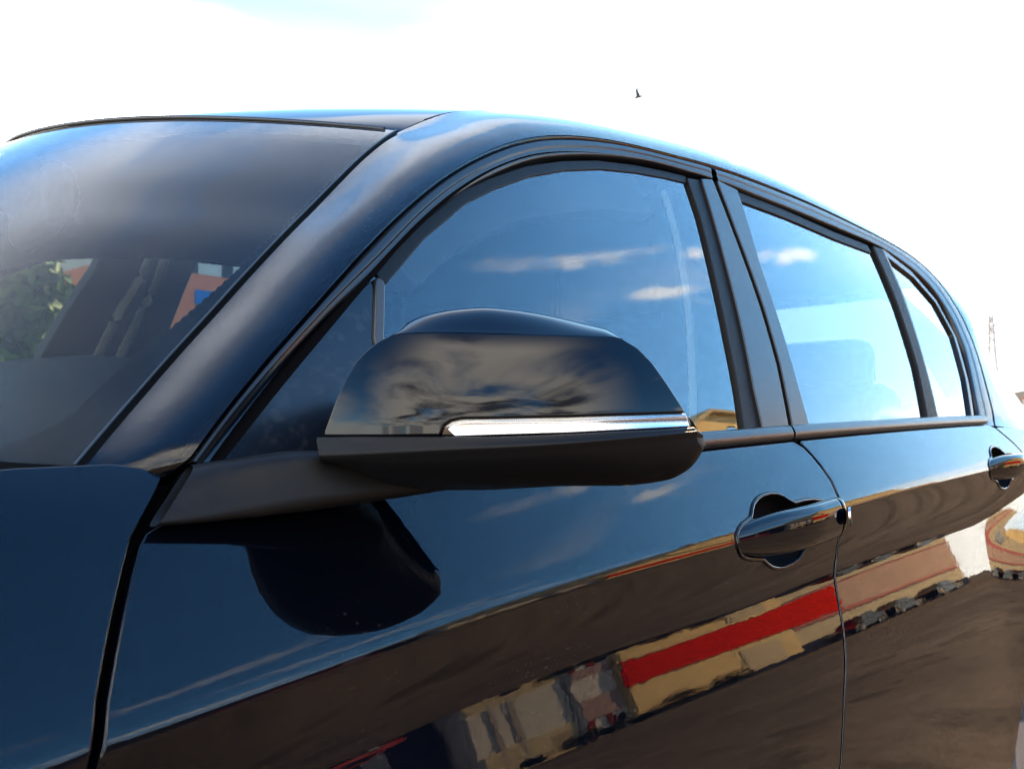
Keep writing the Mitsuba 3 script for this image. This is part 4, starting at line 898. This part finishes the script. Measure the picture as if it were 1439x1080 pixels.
# --- behind the camera: the cream hall with its red band, seen in the paint and the glass
BY = -19.5
def hall():
    t = thing('cream_hall', 'cream gabled warehouse with a broad red band along its wall, mirrored in the car doors', 'building')
    x0, x1, xa, eave, apex = 25.2, 37.5, 30.5, 6.0, 8.6
    g = Polygon([[x0, 0], [x1, 0], [x1, eave], [xa, apex], [x0, eave]])
    w = trimesh.creation.extrude_polygon(g, 26); w.apply_transform(np.array([[1, 0, 0, 0], [0, 0, -1, BY], [0, 1, 0, 0], [0, 0, 0, 1.]])); w.fix_normals()
    put('wall', w, 'cream_wall', t)
    put('red_band', bx(x0 - .02, x1 + 6, BY - .1, BY + .05, 2.55, 5.3), 'red_band', t)
    r = []
    for a, b in (((x0 - .4, eave - .17), (xa, apex)), ((xa, apex), (x1 + .4, eave - .17))):
        q = Polygon([a, b, (b[0], b[1] + .16), (a[0], a[1] + .16)]); e = trimesh.creation.extrude_polygon(q, 26.6); e.apply_transform(np.array([[1, 0, 0, 0], [0, 0, -1, BY + .3], [0, 1, 0, 0], [0, 0, 0, 1.]])); e.fix_normals(); r.append(e)
    put('roof', trimesh.util.concatenate(r), 'cream_roof', t)
    put('roller_door', bx(33.0, 36.0, BY - .1, BY + .06, .02, 2.3), 'cream_pale', t)
    put('plinth', bx(x0 - .01, x1 + .01, BY - .1, BY + .07, 0, .42), 'navy_wall', t)
    put('aerial', trimesh.util.concatenate([bx(29.2, 29.26, BY - 2, BY - 1.94, 7.6, 9.8), bx(28.9, 29.6, BY - 2, BY - 1.95, 9.4, 9.45)]), 'steel', t)
    t = thing('cream_annexe', 'long pale cream annexe with faded red stripes and lettering beside the warehouse', 'building')
    put('wall', bx(37.6, 66, BY - 12, BY - .05, 0, 5.6), 'cream_pale', t)
    put('pink_band', bx(37.65, 66, BY - .1, BY + .012, 2.35, 4.0), 'dusty_rose', t)
    for z0_, z1_ in ((2.3, 2.5), (3.75, 4.1)): put('red_stripe', bx(37.65, 66, BY - .1, BY + .02, z0_, z1_), 'pale_red', t)
    put('plinth', bx(37.61, 66.01, BY - .1, BY + .05, 0, .95), 'navy_wall', t)
    put('grey_panel', bx(57, 60, BY - .1, BY + .03, 4.5, 5.1), 'shutter_grey', t)
hall()
def tall_hall():
    t = thing('tall_hall', 'tall cream gabled hall behind the annexe, its gable mirrored low in the front door glass', 'building')
    x0, x1, xa, eave, apex = 33.0, 62.0, 39.4, 10.4, 14.0
    g = Polygon([[x0, 0], [x1, 0], [x1, eave], [xa, apex], [x0, eave]])
    w = trimesh.creation.extrude_polygon(g, 20); w.apply_transform(np.array([[1, 0, 0, 0], [0, 0, -1, BY - 1.2], [0, 1, 0, 0], [0, 0, 0, 1.]])); w.fix_normals(); put('wall', w, 'cream_wall', t)
    r = []
    for a, q in (((x0 - .4, eave - .2), (xa, apex)), ((xa, apex), (x1 + .4, eave - .2))):
        e = trimesh.creation.extrude_polygon(Polygon([a, q, (q[0], q[1] + .25), (a[0], a[1] + .25)]), 20.6); e.apply_transform(np.array([[1, 0, 0, 0], [0, 0, -1, BY - .9], [0, 1, 0, 0], [0, 0, 0, 1.]])); e.fix_normals(); r.append(e)
    put('roof', trimesh.util.concatenate(r), 'cream_roof', t); put('chimney', bx(37.6, 38.1, BY - 1.9, BY - 1.4, 12.5, 14.35), 'grey_wall', t)
tall_hall()
def low_building(x0, x1, y, h, wall, label, parts):
    t = thing('low_building', label, 'building')
    put('wall', bx(x0, x1, y - 9, y, 0, h), wall, t); put('roof', bx(x0 - .2, x1 + .2, y - 9.2, y + .2, h, h + .18), 'dark_red', t)
    for nm, a, b, c, d, mt in parts: put(nm, bx(a, b, y - .05, y + .06, c, d), mt, t)
low_building(22.5, 25.0, -19.8, 4.3, 'white_wall', 'white low building with a dusty pink canopy and a dark red door', [('canopy', 22.6, 24.9, 1.5, 2.7, 'dusty_pink'), ('door', 22.6, 22.9, .02, 1.5, 'dark_red'), ('door', 23.7, 24.0, .02, 1.5, 'dark_red'), ('window', 24.1, 24.8, .5, 1.2, 'window_dark')])
low_building(17.6, 22.3, -20.0, 4.0, 'white_wall', 'white low building with grey pilasters and a cream lower wall', [('lower_wall', 17.7, 22.2, .02, 1.9, 'cream_pale'), ('pilaster', 18.5, 18.75, .02, 3.9, 'grey_wall'), ('pilaster', 19.4, 19.75, .02, 3.9, 'grey_wall'), ('window', 20.8, 22.0, .3, 1.5, 'window_dark')])
t = thing('dark_shed', 'dark navy shed with a steel roller shutter', 'building')
put('wall', bx(-4, 17.3, -30, -21, 0, 3.9), 'navy_wall', t); put('roller_shutter', bx(14.4, 15.2, -21.1, -20.95, .02, 3.0), 'shutter_grey', t); put('roof', bx(-4.2, 17.5, -30.2, -20.8, 3.9, 4.05), 'grey_wall', t)

def parked(x, y, rot, paint, label, group=None, l=4.3):
    t = thing('parked_car', label, 'car', group)
    pr_ = Polygon([[-l / 2, .32], [-l / 2 + .02, .62], [-l * .27, .84], [-l * .10, 1.34], [l * .22, 1.40], [l * .42, 1.0], [l / 2, .9], [l / 2, .34]]).buffer(.06)
    M = trimesh.transformations.translation_matrix([x, y, 0]) @ trimesh.transformations.rotation_matrix(rot, [0, 0, 1])
    secs = []
    for yy, s in ((-.86, .93), (-.80, .985), (-.5, 1), (.5, 1), (.80, .985), (.86, .93)):
        p = np.array(pr_.simplify(.004).exterior.segmentize(.08).coords)[:-1]
        tum = np.maximum(p[:, 1] - .85, 0) * .34
        secs.append(np.c_[p[:, 0] * (.97 + .03 * s), np.sign(yy) * (abs(yy) - tum), .8 + (p[:, 1] - .8) * s])
    m, n = loft(secs, closed=True, caps=True); m.fix_normals(); m.apply_transform(M); put('body', m, paint, t, smooth=35)
    for sx in (-1.32, 1.3):
        for sy in (-.78, .78):
            c = trimesh.creation.cylinder(.31, .2, sections=24); c.apply_transform(trimesh.transformations.rotation_matrix(math.pi / 2, [1, 0, 0])); c.apply_translation([sx, sy, .31]); c.apply_transform(M)
            wk = put('wheel', c, 'tyre_rubber', t, smooth=40)
            c = trimesh.creation.cylinder(.19, .215, sections=20); c.apply_transform(trimesh.transformations.rotation_matrix(math.pi / 2, [1, 0, 0])); c.apply_translation([sx, sy, .31]); c.apply_transform(M); put('rim', c, 'alloy', wk, smooth=40)
    gsec = Polygon([[-l * .245, .88], [-l * .105, 1.29], [l * .20, 1.345], [l * .36, .98]])
    for sy in (-1, 1):
        p = np.array(gsec.exterior.coords)[:-1]; v = np.c_[p[:, 0], sy * (.875 - np.maximum(p[:, 1] - .85, 0) * .34), p[:, 1]]
        g = trimesh.Trimesh(v, [[0, 1, 2], [0, 2, 3]], process=False); g.apply_transform(M); put('side_window', g, 'window_dark', t)
PL = ['first', 'second', 'third', 'fourth', 'fifth', 'sixth', 'seventh']
for i, x in enumerate((40.5, 47.0, 54.0)):
    parked(x, -17.9 - .2 * (i % 2), math.pi if i % 3 else 0, 'car_black', f'black parked car by the pale annexe wall, {PL[i]} from the warehouse', 'black cars parked along the annexe')
parked(11.6, -18.7, 0, 'car_red', 'red car parked in front of the dark shed')
for i, (x, y, h, r) in enumerate(((26.6, -18.3, 1.7, 1.2), (29.6, -18.4, 1.5, 1.0), (21.2, -18.9, 1.4, .9), (22.6, -18.8, 1.1, .7), (24.4, -18.7, .8, .6), (18.9, -19.0, 1.2, .5))):
    tree('bush', x, y, h, r, 'leaf_dark', ['round dark bush at the left end of the warehouse wall', 'second dark bush along the warehouse wall', 'dark bush below the window of the white building', 'small bush beside the corner of the white buildings', 'low bush by the dark red door', 'small shrub below the grey pilasters'][i], 'bush', count=900, size=.07, seed=50 + i, trunk=False)

# --- beyond the car: the red building, the trees, the hills
def red_building():
    t = thing('red_building', 'salmon red office building with a strip of upper windows, seen through the car', 'building')
    x0, x1, y0, h = 17.5, 36.5, 34.0, 10.6
    put('wall', bx(x0, x1, y0, y0 + 14, 0, 8.05), 'salmon_wall', t); put('parapet', bx(x0 - .1, x1 + .1, y0 - .1, y0 + 14, 9.75, 10.6), 'salmon_wall', t)
    put('upper_wall', bx(x0, x1, y0 + .12, y0 + 14, 8.05, 9.75), 'concrete', t)
    for i in range(11):
        a = x0 + .5 + i * 1.7; f = put('window', bx(a, a + 1.15, y0 - .02, y0 + .16, 8.05, 9.72), 'window_pale', t); put('window_frame', bx(a + 1.15, a + 1.7, y0 - .06, y0 + .1, 8.05, 9.75), 'window_dark', t)
    put('blue_sign', bx(21.3, 22.5, y0 - .12, y0, 6.75, 7.35), 'blue_sign', t)
red_building()
for i, (x, y, h, r) in enumerate(((1.2, 15.5, 4.1, 2.2), (3.9, 15.9, 4.4, 2.3), (6.2, 15.4, 4.15, 2.0), (8.3, 16.4, 3.9, 1.9), (4.9, 18.5, 4.6, 2.3), (-2, 16, 4.3, 2.3), (-5, 15.5, 4.2, 2.2))):
    tree('tree', x, y, h, r, 'leaf_green', ['leafy green tree seen through the windscreen, behind the dashboard', 'tall green tree left of the pillar, seen through the far window', 'green tree beside the red building, seen through the windscreen', 'green tree in front of the red building', 'green tree standing behind the front row of trees', 'green tree out to the left of the row', 'last green tree at the left end of the row'][i], 'tree', 'trees beyond the car', count=15000, size=.15, seed=100 + i)

def hill(name, az0, az1, dist, hfun, b, seed):
    az = np.radians(np.linspace(az0, az1, 160)); rows = []
    for k, s in enumerate(np.linspace(0, 1, 14)):
        d = dist * (1 + .9 * s); x, y = CAM[0] + d * np.sin(az), CAM[1] + d * np.cos(az)
        nz = nfbm(np.stack([x / dist * 9, y / dist * 9, 0 * x + seed], -1), 5, seed)
        rows.append(np.c_[x, y, hfun(np.degrees(az)) * math.sin(s * math.pi / 2) ** .9 * (.75 + .5 * nz) - 1])
    m, n = loft(rows); m = trimesh.Trimesh(m.vertices, m.faces, process=False); structure(name, m, b, True)
hill('hills', 60, 91, 420, lambda a: 26 * smooth01(62, 76, a) * smooth01(91, 86, a), 'grass_mat', 5)
hill('far_hills', 20, 92, 1500, lambda a: 60 + 60 * smooth01(65, 80, a) * smooth01(92, 87, a), 'far_mat', 9)
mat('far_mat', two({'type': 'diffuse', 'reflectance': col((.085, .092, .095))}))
r = np.random.default_rng(5)
ORD = 'first second third fourth fifth sixth seventh eighth ninth tenth eleventh twelfth thirteenth last'.split()
for i in range(14):
    az = math.radians(r.uniform(76, 84)); d = r.uniform(520, 640); x, y = CAM[0] + d * math.sin(az), CAM[1] + d * math.cos(az); z = 18 + r.uniform(0, 8); w = r.uniform(7, 13)
    t = thing('far_house', f'small pale far-off house on the hillside at the right edge, {ORD[i]} of the cluster', 'house', 'far houses on the hillside')
    put('wall', bx(x - w / 2, x + w / 2, y - 4, y + 4, z - 9, z + 5), 'white_wall', t); put('roof', bx(x - w / 2 - .4, x + w / 2 + .4, y - 4.4, y + 4.4, z + 5, z + 6.2), 'salmon_wall', t)

def pylon():
    t = thing('electricity_pylon', 'grey lattice electricity pylon with cross-arms on the skyline at right', 'pylon')
    az = math.radians(77.09); d = 310; bx_, by_ = CAM[0] + d * math.sin(az), CAM[1] + d * math.cos(az); H = 38.8; base = 0.
    def leg(sx, sy, z): w = np.interp(z, [0, 25, 39], [3.2, 1.0, .42]); return np.array([bx_ + sx * w, by_ + sy * w, base + z])
    z = np.linspace(0, H, 14); body, arms = [], []
    for sx in (-1, 1):
        for sy in (-1, 1): body.append(tube(np.array([leg(sx, sy, q) for q in z]), .20, 5))
    for a, b in zip(z[:-1], z[1:]):
        for s, e in (((-1, -1), (1, -1)), ((1, -1), (1, 1)), ((1, 1), (-1, 1)), ((-1, 1), (-1, -1))):
            body.append(tube(np.array([leg(*s, a), leg(*e, b)]), .11, 4)); body.append(tube(np.array([leg(*e, a), leg(*s, b)]), .11, 4))
    put('mast', trimesh.util.concatenate(body), 'steel', t)
    u = np.array([math.cos(az), -math.sin(az), 0])
    for zz, L in ((33.3, 3.2), (35.6, 2.5)):
        c = np.array([bx_, by_, base + zz])
        put('cross_arm', trimesh.util.concatenate([tube(np.array([c - u * L, c + u * L]), .24, 5), tube(np.array([c - u * L, c + [0, 0, .8], c + u * L]), .14, 5)] + [tube(np.array([c + u * L * s, c + u * L * s - [0, 0, .9]]), .16, 5) for s in (-1, 1)]), 'steel', t)
pylon()
def bird():
    t = thing('bird', 'small dark bird flying with raised wings in the white sky', 'bird')
    az = math.radians(57.51); d = 21.; c = np.array([CAM[0] + d * math.sin(az), CAM[1] + d * math.cos(az), CAM[2] + d * .3762])
    u = np.array([math.cos(az), -math.sin(az), 0.]); f = np.array([math.sin(az), math.cos(az), 0])
    s = np.linspace(-.5, .5, 12); body = tube(np.array([c + u * q * .22 + np.array([0, 0, q * .05]) for q in s]), .033 * np.sqrt(np.maximum(1 - (2 * s) ** 2, .02)), 8); put('body', body, 'feather', t, smooth=True)
    for tip, bend in ((c - u * .03 + [0, 0, .27] - f * .08, c - u * .04 + [0, 0, .13] - f * .03), (c + u * .17 + [0, 0, .05] + f * .12, c + u * .08 + [0, 0, .045] + f * .06)):
        ch = u * .055; v = np.array([c - ch, c + ch, bend + ch * .8, tip, bend - ch * .6]); put('wing', trimesh.Trimesh(np.vstack([v, v + f * .006]), [[0, 1, 2], [0, 2, 4], [4, 2, 3], [5, 7, 6], [5, 9, 7], [9, 8, 7], [0, 4, 9], [0, 9, 5], [4, 3, 8], [4, 8, 9], [3, 2, 7], [3, 7, 8], [2, 1, 6], [2, 6, 7]], process=False), 'feather', t)
bird()
